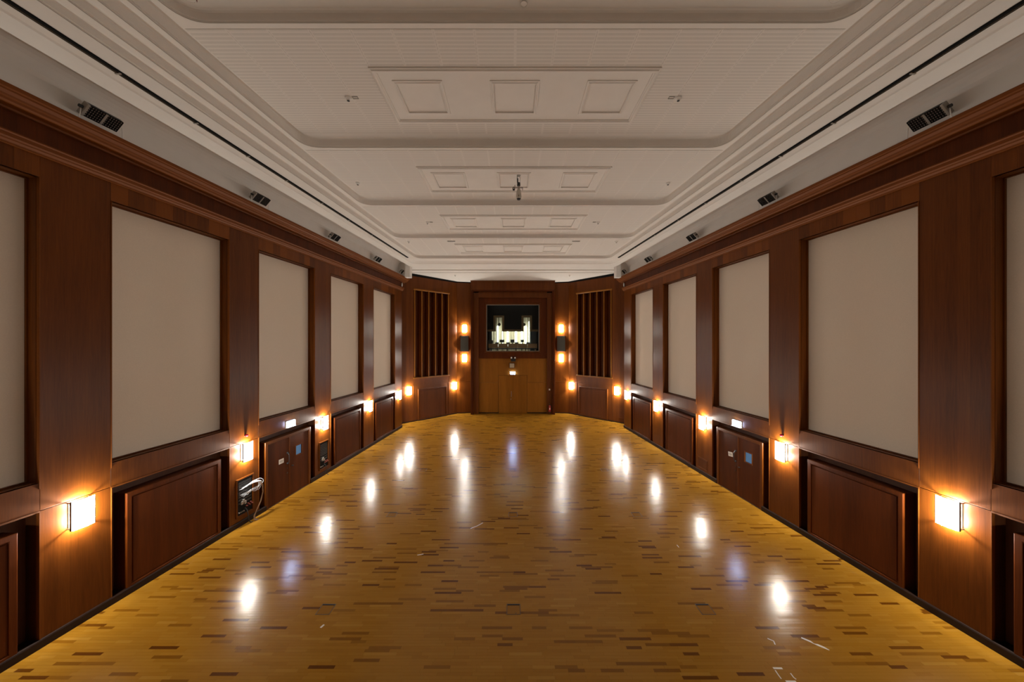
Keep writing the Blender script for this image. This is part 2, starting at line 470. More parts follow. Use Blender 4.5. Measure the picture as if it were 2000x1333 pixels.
def side_wall(side):
    nm = 'wall_left' if side < 0 else 'wall_right'
    O, rz = side_frame(side)
    W = structure(empty(nm, O, rz), ('left' if side < 0 else 'right') + ' wall of walnut panelling with tall cream acoustic panels')
    X = lambda s: sx(side, s)
    # pilasters between the openings: a lower and an upper board with a joint at lamp height
    edges = [S_START] + [v for o_ in OPEN for v in o_] + [S_END]
    for i in range(0, len(edges), 2):
        a, c = edges[i], edges[i + 1]
        if c - a < 0.2: continue
        box(X(a), X(c), -0.05, 0, 0.0, Z_SEAM - 0.004).build('pilaster_panel', M['wood'], W, bevel=0.004)
        box(X(a), X(c), -0.05, 0, Z_SEAM + 0.004, Z_MOULD + 0.02).build('pilaster_panel', M['wood'], W, bevel=0.004)
    for k, (a, c) in enumerate(OPEN):
        xa, xc = sorted((X(a), X(c)))
        # spandrel between niche and upper recess, lintel board above
        box(xa + 0.002, xc - 0.002, -0.05, -0.001, Z_SEAM, Z_SILL).build('spandrel_panel', M['wood'], W)
        n_ = 9
        for j in range(n_):
            u0 = xa + (xc - xa) * j / n_
            box(u0 + 0.001, u0 + (xc - xa) / n_ - 0.001, -0.05, -0.001, Z_HEAD, Z_MOULD + 0.02).build('lintel_board', M['wood_lintel'], W)
        # reveals of the upper recess, with an inner bead
        rv = MB()
        rv.box(xa - 0.03, xa, -0.30, -0.004, Z_SILL - 0.03, Z_HEAD + 0.03)
        rv.box(xc, xc + 0.03, -0.30, -0.004, Z_SILL - 0.03, Z_HEAD + 0.03)
        rv.box(xa, xc, -0.30, -0.004, Z_SILL - 0.03, Z_SILL)
        rv.box(xa, xc, -0.30, -0.004, Z_HEAD, Z_HEAD + 0.03)
        put = lambda u, v, h: (u, h, v)
        rv.ring(xa, xc, Z_SILL, Z_HEAD, [(0, -0.06), (0.012, -0.06), (0.012, -0.085), (0, -0.085)], put)
        rv.ring(xa, xc, Z_SILL, Z_HEAD, [(0.0, -0.225), (0.022, -0.225), (0.022, -0.26)], put)
        rv.build('recess_reveal', M['wood'], W)
        ap = box(xa + 0.024, xc - 0.024, -0.31, -0.262, Z_SILL + 0.024, Z_HEAD - 0.024).build('acoustic_panel', M['fabric'], W)
        # niche
        nb = MB()
        nb.box(xa, xc, -0.30, -0.28, 0, Z_SEAM)
        nb.box(xa - 0.02, xa, -0.30, -0.051, 0, Z_SEAM); nb.box(xc, xc + 0.02, -0.30, -0.051, 0, Z_SEAM)
        nb.box(xa, xc, -0.30, -0.051, Z_SEAM - 0.001, Z_SEAM + 0.02)
        nb.build('niche_lining', M['wood_niche'], W)
        mt = MB()
        mt.box(xa, xc, -0.05, 0.004, Z_SEAM - 0.028, Z_SEAM)
        for q0, q1 in ((xa, xa + 0.012), (xc - 0.012, xc)):
            mt.box(q0, q1, -0.05, 0.013, 0.15, Z_SEAM - 0.028); mt.box(q0, q1, -0.05, 0.011, Z_SILL - 0.1, Z_HEAD)
        mt.build('niche_edging', M['wood_h'], W)
        if k != DOOR_K:
            wainscot_panel(xa + 0.25, xc - 0.25, 0.10, 2.10, W, M['wood_dark'])
    # end return towards the corner, and a backing behind everything
    box(X(S_END), X(S_END + 0.02), -0.62, 0, 0, 9.75).build('end_return', M['wood'], W)
    box(X(S_START), X(S_END), -0.60, -0.49, -0.02, 9.2).build('backing', M['wood_niche'], W)
    # frieze between the two mouldings, cornice shade put into a darker wood
    box(X(S_START), X(S_END), -0.08, -0.02, Z_MOULD, 9.05).build('frieze', M['wood_dark'], W)
    # mouldings
    low = [(-0.02, 8.38), (0.035, 8.38), (0.04, 8.41), (0.075, 8.435), (0.08, 8.455), (0.105, 8.475), (0.11, 8.53), (0.13, 8.545), (0.13, 8.565), (-0.02, 8.585)]
    MB().extrude_x(low, X(S_START), X(S_END + 0.08)).build('lower_moulding', M['wood_h'], W)
    up = [(-0.02, 8.93), (0.04, 8.93), (0.05, 8.96), (0.16, 8.985), (0.19, 9.0), (0.20, 9.035), (0.235, 9.045), (0.245, 9.07),
          (0.30, 9.10), (0.305, 9.125), (0.335, 9.135), (0.345, 9.195), (0.30, 9.21), (-0.02, 9.21)]
    MB().extrude_x(up, X(S_START), X(S_END + 0.42)).build('cornice', M['wood_h'], W)
    # baseboard (left open at the door)
    d0, d1 = OPEN[DOOR_K][0] + 0.27, OPEN[DOOR_K][1] - 0.27
    bb = MB()
    prof = [(-0.02, 0), (0.03, 0), (0.03, 0.125), (0.022, 0.145), (0.0, 0.15), (-0.02, 0.15)]
    bb.extrude_x(prof, X(S_START), X(d0)); bb.extrude_x(prof, X(d1), X(S_END + 0.03))
    for k, (a, c) in enumerate(OPEN):                               # shelf of the niche behind the baseboard
        bb.box(*sorted((X(a), X(c))), -0.28, -0.021, 0.0, 0.10)
    o = bb.build('baseboard_left' if side < 0 else 'baseboard_right', M['base']); o.location = O; o.rotation_euler = (0, 0, rz)
    structure(o, 'dark baseboard along the ' + ('left' if side < 0 else 'right') + ' wall')
    # door block in its niche
    a, c = OPEN[DOOR_K]
    xa, xc = sorted((X(a), X(c)))
    D = structure(empty('door_1' if side < 0 else 'door_2', O, rz), 'dark double door with one blue lit pane in the ' + ('left' if side < 0 else 'right') + ' wall')
    u0, u1, zt = xa + 0.25, xc - 0.25, 2.10
    fr = MB()
    put = lambda u, v, h: (u, h, v)
    fr.box(u0, u0 + 0.10, -0.275, 0.012, 0, zt); fr.box(u1 - 0.10, u1, -0.275, 0.012, 0, zt); fr.box(u0 + 0.10, u1 - 0.10, -0.275, 0.012, zt - 0.10, zt)
    fr.build('door_frame', M['wood'], D, bevel=0.012)
    um = (u0 + u1) / 2
    v_left = 1                                                     # seen from the room the left-hand leaf lies at +x
    for s_ in (-1, 1):
        la, lb = (um + 0.003, u1 - 0.105) if s_ > 0 else (u0 + 0.105, um - 0.003)
        mb = MB()
        if s_ == v_left:
            mb.box(la, lb, -0.05, -0.012, 0.012, zt - 0.105)
        else:                                                      # leaf with a glazed opening
            wx, wz0, wz1 = (la + lb) / 2 + 0.02, 1.27, 1.60
            wa, wb = wx - 0.15, wx + 0.15
            mb.box(la, wa, -0.05, -0.012, 0.012, zt - 0.105); mb.box(wb, lb, -0.05, -0.012, 0.012, zt - 0.105)
            mb.box(wa, wb, -0.05, -0.012, 0.012, wz0); mb.box(wa, wb, -0.05, -0.012, wz1, zt - 0.105)
        lf = mb.build('door_leaf', M['wood_dark'], D)
        if s_ == v_left:
            h = MB()
            hx = la + 0.10
            for zz in (1.14, 1.49):
                h.cyl((hx, -0.012, zz), (hx, 0.03, zz), 0.032, 0.025)
            h.tube([(hx, 0.02, 1.14), (hx - 0.0, 0.055, 1.2), (hx, 0.06, 1.315), (hx, 0.055, 1.43), (hx, 0.02, 1.49)], 0.013)
            h.build('pull_handle', M['black'], lf)
            ls = MB(); ls.cyl((hx, -0.012, 0.82), (hx, 0.0, 0.82), 0.028); ls.cyl((hx, -0.012, 0.98), (hx, 0.0, 0.98), 0.022)
            ls.build('lock_rosette', M['bronze'], lf)
        else:
            pn = box(wa + 0.012, wb - 0.012, -0.045, -0.035, wz0 + 0.012, wz1 - 0.012).build('pane', M['blue'], lf)
            pn['label'] = 'blue lit pane'
            MB().ring(wa - 0.025, wb + 0.025, wz0 - 0.025, wz1 + 0.025, [(0, -0.012), (0.002, -0.004), (0.028, -0.004), (0.038, -0.034)], put).build('pane_frame', M['wood'], lf)
            k_ = MB(); hx = lb - 0.09
            k_.cyl((hx, -0.012, 1.0), (hx, 0.03, 1.0), 0.012); k_.lathe([(0.0, -0.022), (0.024, -0.012), (0.026, 0.008), (0.0, 0.022)], (hx, 0.04, 1.0), 10)
            k_.build('door_knob', M['black'], lf)
    box(um - 0.012, um + 0.012, -0.012, -0.004, 0.012, zt - 0.11).build('meeting_strip', M['wood'], D)
    box(u0 + 0.1, u1 - 0.1, -0.05, 0.012, 0, 0.01).build('threshold', M['brass'], D)
    return W

WL, WR = side_wall(-1), side_wall(1)

# ------------------------------------------------------------------ far wall: two slanting facets, two narrow ones, and the portal
WF = structure(empty('wall_far'), 'curved walnut end wall with ribbed panels')
Z_TOP = 9.82
T_SL = (1.18, 3.96)         # ribbed panel along the facet
T_LO = (1.47, 3.75)         # raised panel below
def far_facets(side):
    O, rz, l = facet_frame(side, A0, A1)
    G = empty('facet', O, rz, WF)
    u = lambda t: side * t
    def bx(t0, t1, y0, y1, z0, z1): return box(*sorted((u(t0), u(t1))), y0, y1, z0, z1)
    zs0, zs1 = 2.90, 8.69
    M0 = M['wood']
    bx(-0.62, T_SL[0] - 0.01, -0.05, 0, 0, 2.333).build('facet_panel', M0, G, bevel=0.003)
    bx(-0.62, T_SL[0] - 0.01, -0.05, 0, 2.341, Z_TOP).build('facet_panel', M0, G, bevel=0.003)
    bx(T_SL[1] + 0.01, l + 0.02, -0.05, 0, 0, 2.333).build('facet_panel', M0, G, bevel=0.003)
    bx(T_SL[1] + 0.01, l + 0.02, -0.05, 0, 2.341, Z_TOP).build('facet_panel', M0, G, bevel=0.003)
    bx(T_SL[0] - 0.006, T_SL[1] + 0.006, -0.05, -0.006, zs1, Z_TOP).build('facet_panel', M0, G)
    bx(T_SL[0] - 0.006, T_SL[1] + 0.006, -0.05, -0.006, 0, zs0).build('facet_panel', M0, G)
    # ribbed panel: rails, fins, and boards folded between them; paler oak paints the lit edges
    R = MB(); R.extrude_x([(-0.05, zs1), (0.05, zs1 + 0.0), (0.075, zs1 + 0.03), (0.075, zs1 + 0.10), (-0.05, zs1 + 0.10)], *sorted((u(T_SL[0] - 0.04), u(T_SL[1] + 0.04))))
    R.build('top_rail', M['wood_oak'], G)
    R = MB(); R.extrude_x([(-0.05, zs0), (0.05, zs0), (0.075, zs0 - 0.03), (0.075, zs0 - 0.09), (-0.05, zs0 - 0.09)], *sorted((u(T_SL[0] - 0.04), u(T_SL[1] + 0.04))))
    R.build('bottom_rail', M['wood_oak'], G)
    ts = [T_SL[0] + 0.05 + (T_SL[1] - T_SL[0] - 0.10) * i / 5 for i in range(6)]
    for t in ts:
        bx(t - 0.034, t + 0.034, -0.34, 0.016, zs0, zs1).build('rib', M['wood_dark'], G)
        bx(t - 0.036, t + 0.036, 0.016, 0.03, zs0, zs1).build('rib_lit_edge', M['wood_oak'], G)  # oak strip puts the light on the rib front into its colour
    for i in range(5):
        a, c = ts[i] + 0.038, ts[i + 1] - 0.038
        mid = a + (c - a) * 0.62
        q = MB()
        k = len(q.v)
        y0_, y1_ = -0.33, -0.24
        q.v += [(u(a), y0_, zs0), (u(mid), y1_, zs0), (u(c), y0_, zs0), (u(a), y0_, zs1), (u(mid), y1_, zs1), (u(c), y0_, zs1)]
        q.f += [(0, 1, 4, 3), (1, 2, 5, 4), (0, 2, 5, 3), (0, 1, 2), (3, 4, 5)]
        q.build('folded_board', M['wood_dark'], G)
    bx(-0.62, l, -0.40, -0.36, 0, Z_TOP).build('backing', M['wood_niche'], G)
    p0, p1 = sorted((u(T_LO[0]), u(T_LO[1])))
    wainscot_panel(p0, p1, 0.06, 2.11, G, M0, depth=0.0, proud=0.075)
    ed = MB()
    ed.box(*sorted((u(T_SL[0]), u(T_SL[0] + 0.015))), -0.01, 0.006, 0.1, 2.337); ed.box(*sorted((u(T_SL[1]), u(T_SL[1] - 0.015))), -0.01, 0.006, 0.1, 2.337)
    ed.box(*sorted((u(T_SL[0]), u(T_SL[1]))), -0.01, 0.006, 2.33, 2.345)
    ed.build('edging', M0, G)
    bx(-0.6, T_LO[0], -0.02, 0.02, 0, 0.07).build('plinth', M['base'], G); bx(T_LO[1], l, -0.02, 0.02, 0, 0.07).build('plinth', M['base'], G)
    bx(T_LO[0], T_LO[1], -0.02, 0.09, 0, 0.06).build('plinth', M['base'], G)
    bx(-0.6, l, -0.03, 0.02, 9.60, 9.81).build('gap_shade_strip', M['blackmat'], G)  # black strip paints the shade of a gap below the ceiling
    if side > 0:
        MB().ring(*sorted((u(0.10), u(0.72))), 0.16, 0.36, [(0, 0.0), (0.004, 0.012), (0.02, 0.012), (0.024, 0.002)], lambda a, b_, h: (a, h, b_)).build('hatch_frame', M0, G)
    O2, rz2, l2 = facet_frame(side, A1, B1)
    H = empty('narrow_facet', O2, rz2, WF)
    box(*sorted((u(0.0), u(l2 + 0.1))), -0.05, 0, 0, 2.333).build('facet_panel', M0, H, bevel=0.003)
    box(*sorted((u(0.0), u(l2 + 0.1))), -0.05, 0, 2.341, Z_TOP).build('facet_panel', M0, H, bevel=0.003)
    box(*sorted((u(0), u(l2))), -0.03, 0.02, 9.62, 9.81).build('gap_shade_strip', M['blackmat'], H)  # painted gap shade carried on across the narrow facet
    box(*sorted((u(-0.02), u(0.035))), -0.03, 0.012, 0, Z_TOP).build('corner_bead', M0, H)
    box(*sorted((u(0.0), u(l2 + 0.1))), -0.02, 0.02, 0, 0.07).build('plinth', M['base'], H)
for s_ in (-1, 1): far_facets(s_)

# portal (drawn in the x-z plane, front towards the camera)
PT = empty('portal', (0, 0, 0), 0, WF)
YF = 24.70
def pbox(x0, x1, y0, y1, z0, z1, name, mat, parent=PT, bevel=0.006): return box(x0, x1, y0, y1, z0, z1).build(name, mat, parent, bevel=bevel)
for s_ in (-1, 1):
    pbox(s_ * 2.95, s_ * 3.05, YF, 25.6, 0, 9.00, 'outer_jamb', M['wood_dark'])
    pbox(s_ * 2.87, s_ * 2.95, YF + 0.07, 25.6, 0, 8.93, 'jamb_step', M['wood_dark'])
    pbox(s_ * 2.50, s_ * 2.87, 24.95, 25.6, 0, 8.86, 'inner_jamb', M['wood'])
n_ = 12
for j in range(n_):
    x0 = -3.05 + 6.1 * j / n_
    pbox(x0 + 0.001, x0 + 6.1 / n_ - 0.001, YF, 25.6, 9.02, 9.66, 'fascia_board', M['wood'], bevel=0)
pbox(-3.07, 3.07, YF - 0.02, 25.6, 9.66, 9.70, 'fascia_cap', M['wood_h'])
pbox(-2.95, 2.95, YF + 0.02, 25.6, 8.93, 9.02, 'head_step', M['wood_dark'])
pbox(-2.50, 2.50, 24.95, 25.6, 8.50, 8.93, 'inner_head', M['wood'])
# window surround
WX, WZ0, WZ1 = 1.955, 4.565, 8.02
for s_ in (-1, 1):
    pbox(s_ * (WX + 0.10), s_ * 2.50, 25.06, 25.6, 4.05, 8.50, 'window_surround', M['wood_dark'])
    pbox(s_ * WX, s_ * (WX + 0.10), 25.12, 25.6, WZ0 - 0.10, WZ1 + 0.10, 'surround_bead', M['wood'])
pbox(-WX - 0.1, WX + 0.1, 25.06, 25.6, WZ1 + 0.10, 8.50, 'window_surround', M['wood_dark'])
pbox(-WX - 0.1, WX + 0.1, 25.06, 25.6, 4.05, WZ0 - 0.10, 'window_surround', M['wood_dark'])
pbox(-WX, WX, 25.12, 25.6, WZ1, WZ1 + 0.10, 'surround_bead', M['wood'])
pbox(-WX, WX, 25.12, 25.6, WZ0 - 0.10, WZ0, 'surround_bead', M['wood'])
# panelling round the end door
DW, DT = 1.05, 2.79
for s_ in (-1, 1):
    pbox(s_ * (DW + 0.012), s_ * 2.50, 25.18, 25.6, 0.07, 2.28, 'door_wall_panel', M['wood_oak'], bevel=0.004)
    pbox(s_ * (DW + 0.012), s_ * 2.50, 25.18, 25.6, 2.288, 4.05, 'door_wall_panel', M['wood_oak'], bevel=0.004)
    pbox(s_ * (DW + 0.012), s_ * 2.50, 25.22, 25.6, 0, 0.07, 'plinth_gap', M['blackmat'], bevel=0)
pbox(-DW - 0.012, DW + 0.012, 25.18, 25.6, DT + 0.012, 4.05, 'door_wall_panel', M['wood_oak'], bevel=0.004)
D3 = structure(empty('door_3'), 'plain oak double door below the control room window')
for s_ in (-1, 1):
    lf = box(*sorted((s_ * 0.004, s_ * DW)), 25.205, 25.27, 0.01, DT).build('door_leaf', M['wood_oak'], D3, bevel=0.004)
    if s_ < 0:
        h = MB(); hx = -0.11
        h.tube([(hx, 25.2, 1.22), (hx, 25.12, 1.22), (hx, 25.12, 1.62), (hx, 25.2, 1.62)], 0.016)
        h.build('pull_handle', M['steel'], lf)
        ky = MB(); ky.cyl((hx - 0.03, 25.206, 1.04), (hx - 0.03, 25.19, 1.04), 0.03); ky.build('lock_rosette', M['steel'], lf)
        st = box(-0.004, 0.016, 25.19, 25.21, 0.01, DT).build('meeting_strip', M['wood_oak'], lf)
box(-4.2, 4.2, 25.58, 25.62, 0, WZ0 - 0.2).build('backing', M['wood_niche'], WF)

# ------------------------------------------------------------------ control room window and the lit room behind it
WN = structure(empty('window_1'), 'wide control room window above the end door')
put = lambda a, b_, h: (a, h, b_)
MB().ring(-WX, WX, WZ0, WZ1, [(0, 25.30), (0.0, 25.24), (0.045, 25.24), (0.045, 25.30)], put).build('window_frame', M['grey'], WN)
box(-WX + 0.03, WX - 0.03, 25.272, 25.28, WZ0 + 0.03, WZ1 - 0.03).build('pane', M['glass'], WN)

CR = structure(empty('wall_control_room'), 'dark wall of the control room with a castellated opening')
YB = 25.95
zo, zn = 6.06, 7.12
for x0, x1, z0, z1 in ((-2.6, 2.6, zn, 8.7), (-2.6, -1.30, zo, zn), (-0.82, 0.82, zo, zn), (1.30, 2.6, zo, zn), (-2.6, -1.93, 4.0, zo), (1.93, 2.6, 4.0, zo)):
    box(x0, x1, YB, YB + 0.08, z0, z1).build('dark_board', M['blackmat'], CR)
tr = MB()
w_ = 0.15
for s_ in (-1, 1):
    tr.box(s_ * 1.93, s_ * (1.30 + 0.0), YB - 0.03, YB, zo, zo + w_)
    tr.box(s_ * 1.30, s_ * 1.46, YB - 0.03, YB, zo + w_, zn + w_); tr.box(s_ * 0.66, s_ * 0.82, YB - 0.03, YB, zo + w_, zn + w_)
    tr.box(s_ * 0.82, s_ * 1.30, YB - 0.03, YB, zn, zn + w_)
tr.box(-0.66, 0.66, YB - 0.03, YB, zo, zo + w_); tr.box(-0.82, -0.66, YB - 0.03, YB, zo, zo + w_); tr.box(0.66, 0.82, YB - 0.03, YB, zo, zo + w_)
tr.build('opening_trim', M['gold_trim'], CR)
sh = MB()
sh.box(-2.7, -2.6, 25.6, 28.1, 4.0, 8.7); sh.box(2.6, 2.7, 25.6, 28.1, 4.0, 8.7); sh.box(-2.7, 2.7, 25.6, 28.1, 8.7, 8.8); sh.box(-2.7, 2.7, 28.0, 28.1, 4, 8.7)
sh.build('room_shell', M['blackmat'], CR)
structure(box(-2.7, 2.7, 25.6, 28.1, 3.85, 4.0).build('floor_control_room', M['bluetrim']), 'dark floor of the control room')
# curtain with soft folds
q = MB(); nseg = 160
for i in range(nseg + 1):
    x = -1.75 + 3.15 * i / nseg
    y = 27.55 + 0.035 * math.sin(x * 31) + 0.02 * math.sin(x * 13 + 1)
    q.v += [(x, y, 4.05), (x, y, 8.3)]
    if i: q.f.append((2 * i - 2, 2 * i, 2 * i + 1, 2 * i - 1))
tag(q.build('curtain', M['curtain'], smooth=True), 'pale cream folded curtain behind the column lamps of the control room', 'curtain')
for i, (x, r, wd) in enumerate(((-1.20, 0.06, 'left notch'), (-0.82, 0.03, ''), (-0.42, 0.075, ''), (0.25, 0.07, ''), (0.72, 0.065, ''), (1.03, 0.06, 'right notch'), (1.29, 0.03, ''))):
    t = empty('column_lamp', (x, 27.3, 4.0))
    lab = ('broad column lamp seen up the left notch of the opening', 'thin column lamp right of the left notch', 'broad column lamp left of the central monitor',
           'broad column lamp right of the central monitor', 'broad column lamp behind the monitor on the right half of the desk', 'column lamp seen up the right notch of the opening', 'thin column lamp rightmost beside the dark cabinet')[i]
    tag(t, lab, 'lamp', 'column lamps in the control room')
    MB().cyl((0, 0, 0.9), (0, 0, 2.55 if wd else 2.9), r, n_=14).build('lamp_tube', M['column_light'], t, smooth=True)
    MB().cyl((0, 0, 0.8), (0, 0, 0.9), r + 0.02, n_=14).build('base', M['gold_trim'], t)
    MB().cyl((0, 0, 0.0), (0, 0, 0.8), r * 0.6, n_=10).build('stem', M['gold_trim'], t)
for s_, lab in ((-1, 'narrow dark cabinet at the left end of the control room'), (1, 'tall dark cabinet at the right end of the control room')):
    t = empty('equipment_cabinet', (s_ * (1.62 if s_ > 0 else 1.75), 27.1, 4.0)); tag(t, lab, 'cabinet')
    wdt = 0.25 if s_ > 0 else 0.09
    box(-wdt, wdt, -0.2, 0.2, 0, 2.3).build('body', M['screen'], t)
    box(-wdt + 0.02, wdt - 0.02, -0.215, -0.2, 0.1, 2.2).build('door', M['bluetrim'], t)
dk = empty('control_desk', (0, 26.4, 4.0)); tag(dk, 'long wooden control desk behind the window', 'desk')
box(-1.86, 1.86, -0.3, 0.25, 1.09, 1.13).build('desk_top', M['desk'], dk)
for i in range(5):
    x0 = -1.86 + 3.72 * i / 5
    box(x0 + 0.004, x0 + 0.74, -0.29, -0.25, 0.80, 1.09).build('front_panel', M['desk'], dk)
box(-1.86, 1.86, -0.29, -0.25, 0.70, 0.79).build('kick_strip', M['bluetrim'], dk)
for x0 in (-1.8, 1.72): box(x0, x0 + 0.08, -0.24, 0.2, 0, 1.09).build('leg', M['desk'], dk)
for i, (x, wd, hgt, lift, lab) in enumerate(((-1.70, 0.36, 0.27, 0.0, 'leftmost dark monitor on the control desk'), (-0.83, 0.36, 0.22, 0.09, 'dark monitor under the left notch'),
        (-0.03, 0.30, 0.26, 0.06, 'dark monitor at the middle of the control desk'), (0.73, 0.24, 0.21, 0.10, 'small square monitor right of the middle'), (1.60, 0.34, 0.28, 0.0, 'rightmost dim monitor before the dark cabinet'))):
    t = empty('monitor', (x, 26.3, 5.13)); tag(t, lab, 'monitor', 'monitors on the control desk')
    box(-wd / 2, wd / 2, -0.02, 0.02, lift + 0.01, lift + hgt).build('screen', M['screen'], t, bevel=0.005)
    box(-0.03, 0.03, -0.015, 0.03, 0.0, lift + 0.06).build('stand', M['black'], t)
    box(-0.1, 0.1, -0.07, 0.07, 0, 0.012).build('foot', M['black'], t)
for x, lab in ((-1.22, 'low dark console between the two left monitors'), (-0.36, 'low black console left of the middle monitor'), (0.30, 'low black console right of the middle monitor'), (1.18, 'low dark console at the foot of the right notch')):
    t = empty('console', (x, 26.3, 5.13)); tag(t, lab, 'console', 'small consoles on the control desk')
    box(-0.14, 0.14, -0.06, 0.1, 0, 0.05).build('body', M['black'], t)
    MB().obox((0, 0.02, 0.075), (0.13, 0.08, 0.008), Matrix.Rotation(0.5, 3, 'X')).build('sloping_panel', M['darkgrey'], t)
ld = bpy.data.lights.new('control_room_fill', 'AREA'); ld.energy = 5; ld.size = 2.6; ld.shape = 'RECTANGLE'; ld.size_y = 0.5; ld.color = (1, 0.93, 0.8)  # unseen area light added to brighten the curtain
lo = bpy.data.objects.new('control_room_fill', ld); COL.objects.link(lo); lo.location = (0, 26.8, 8.55)
ld = bpy.data.lights.new('desk_fill', 'AREA'); ld.energy = 9; ld.size = 3.2; ld.shape = 'RECTANGLE'; ld.size_y = 0.15; ld.color = (1, 0.93, 0.8)  # unseen fill light added to brighten the desk front and trim
lo = bpy.data.objects.new('desk_fill', ld); COL.objects.link(lo); lo.location = (0, 25.75, 8.4)
for x, lab in ((-1.06, 'small dark spotlight in the left notch of the control room opening'), (0.88, 'small dark spotlight in the right notch of the control room opening')):
    t = empty('notch_spotlight', (x, 26.7, 6.65)); tag(t, lab, 'spotlight')
    MB().cyl((0, 0.12, 0.03), (0, -0.10, -0.03), 0.10, 0.12, n_=14).build('spot_head', M['screen'], t)
    MB().cyl((0, 0.02, 0.06), (0, 0.02, 2.0), 0.014, n_=8).build('hanging_rod', M['screen'], t)

# ------------------------------------------------------------------ ceiling: U-shaped steps descending towards the far end
ZC = CAM_H
CE = structure(empty('ceiling'), 'stepped white plaster ceiling with coffers')
A_ = [6.14, 6.34, 6.535, 6.75, 6.96]
H_ = [5.51, 5.27, 5.065, 4.90, 4.75]
D_ = [5.87, 9.21, 12.56, 15.93, 19.2]
TOPH = [5.70, 5.51, 5.27, 5.065, 4.90]
YBK = -4.3
def upath(a, D, r, n_=8):
    Af = lambda y: a + 0.06 - TK * y
    r = max(r, 0.02)
    t = r * math.tan((PI / 2 - math.atan(TK)) / 2)
    C = Vector((-Af(D), D)); e = Vector((TK, 1)).normalized()
    p0, p1 = C - e * t, C + Vector((t, 0))
    pts = [Vector((-Af(YBK), YBK)), p0]
    for i in range(1, n_):
        s_ = i / n_
        pts.append(p0 * (1 - s_) ** 2 + C * 2 * s_ * (1 - s_) + p1 * s_ ** 2)
    pts.append(p1)
    return pts + [Vector((-p.x, p.y)) for p in reversed(pts)]
PROF = [(0, 0.0), (0.0, 0.16), (0.012, 0.16), (0.014, 0.5), (0.018, 0.78), (0.032, 0.93), (0.06, 1.0)]
def loft(levels, name, mat, smooth=False):
    mb = MB()
    m_ = len(levels[0][0])
    for pts, z in levels:
        mb.v += [(p.x, p.y, z) for p in pts]
    for a in range(len(levels) - 1):
        for i in range(m_ - 1):
            mb.f.append((a * m_ + i, a * m_ + i + 1, (a + 1) * m_ + i + 1, (a + 1) * m_ + i))
    o = mb.build(name, mat, CE, recalc=False)
    return o
RAD = 0.48
tops = []
for k in range(5):
    lv = []
    for i, f in PROF:
        lv.append((upath(A_[k] - i, D_[k] - i, RAD - i), ZC + H_[k] + (TOPH[k] - H_[k]) * f))
    loft(lv, 'ceiling_step', M['plaster'])
    tops.append(lv[-1][0])
    # flat dark strip painting a shadow groove under the bead
    loft([(upath(A_[k] + 0.012, D_[k] + 0.012, RAD + 0.012), ZC + H_[k] - 0.004), (upath(A_[k], D_[k], RAD), ZC + H_[k] - 0.004)], 'step_groove_line', M['plaster_line'])
# soffits between the steps
mb = MB(); mb.v = [(p.x, p.y, ZC + TOPH[0]) for p in tops[0]]; mb.f = [tuple(range(len(tops[0])))]
mb.build('ceiling_soffit', M['plaster'], CE)
A6, H6, D6 = 7.50, 4.62, 20.0
u6t = upath(7.36, D6 - 0.30, RAD); u6b = upath(A6, D6, RAD)
nexts = tops[1:] + [u6t]
for k in range(5):
    loft([(nexts[k], ZC + H_[k]), (upath(A_[k], D_[k], RAD), ZC + H_[k])], 'ceiling_soffit', M['plaster'])
loft([(u6b, ZC + H6), (upath(7.485, D6 - 0.03, RAD), ZC + H6 + 0.03), (upath(7.45, D6 - 0.12, RAD), ZC + 4.69), (upath(7.40, D6 - 0.24, RAD), ZC + 4.74), (u6t, ZC + H_[4])], 'ceiling_step', M['plaster'])
# perimeter soffit with its lip, up to the end ceiling
LIP = 7.92
Lf = lambda a, y: a + 0.06 - TK * y
out = [(Lf(LIP, YBK), YBK), (Lf(LIP, 20.55), 20.55), (9.0, 20.55), (9.0, 21.55)]
mb = MB()
pts = [(p.x, p.y) for p in u6b] + out + [(-x, y) for x, y in reversed(out)]
mb.v = [(x, y, ZC + H6) for x, y in pts]; mb.f = [tuple(range(len(pts)))]
o = mb.build('ceiling_soffit', M['plaster'], CE)
tm = o.modifiers.new('tri', 'TRIANGULATE')
box(-9, 9, 21.55, 21.60, ZC + 4.565, ZC + H6 + 0.1).build('end_moulding', M['plaster'], CE)
mb = MB()
mb.v = [(-9, 21.6, ZC + 4.585), (9, 21.6, ZC + 4.585), (9, 26, ZC + 4.475), (-9, 26, ZC + 4.475), (-9, 21.6, ZC + 4.9), (9, 21.6, ZC + 4.9), (9, 26, ZC + 4.9), (-9, 26, ZC + 4.9)]
mb.f = [(0, 1, 2, 3), (4, 7, 6, 5), (0, 4, 5, 1), (1, 5, 6, 2), (2, 6, 7, 3), (3, 7, 4, 0)]
mb.build('end_soffit', M['plaster'], CE)
box(-7.3, 7.3, 22.2, 22.215, ZC + 4.555, ZC + 4.60).build('end_joint', M['plaster_line'], CE)
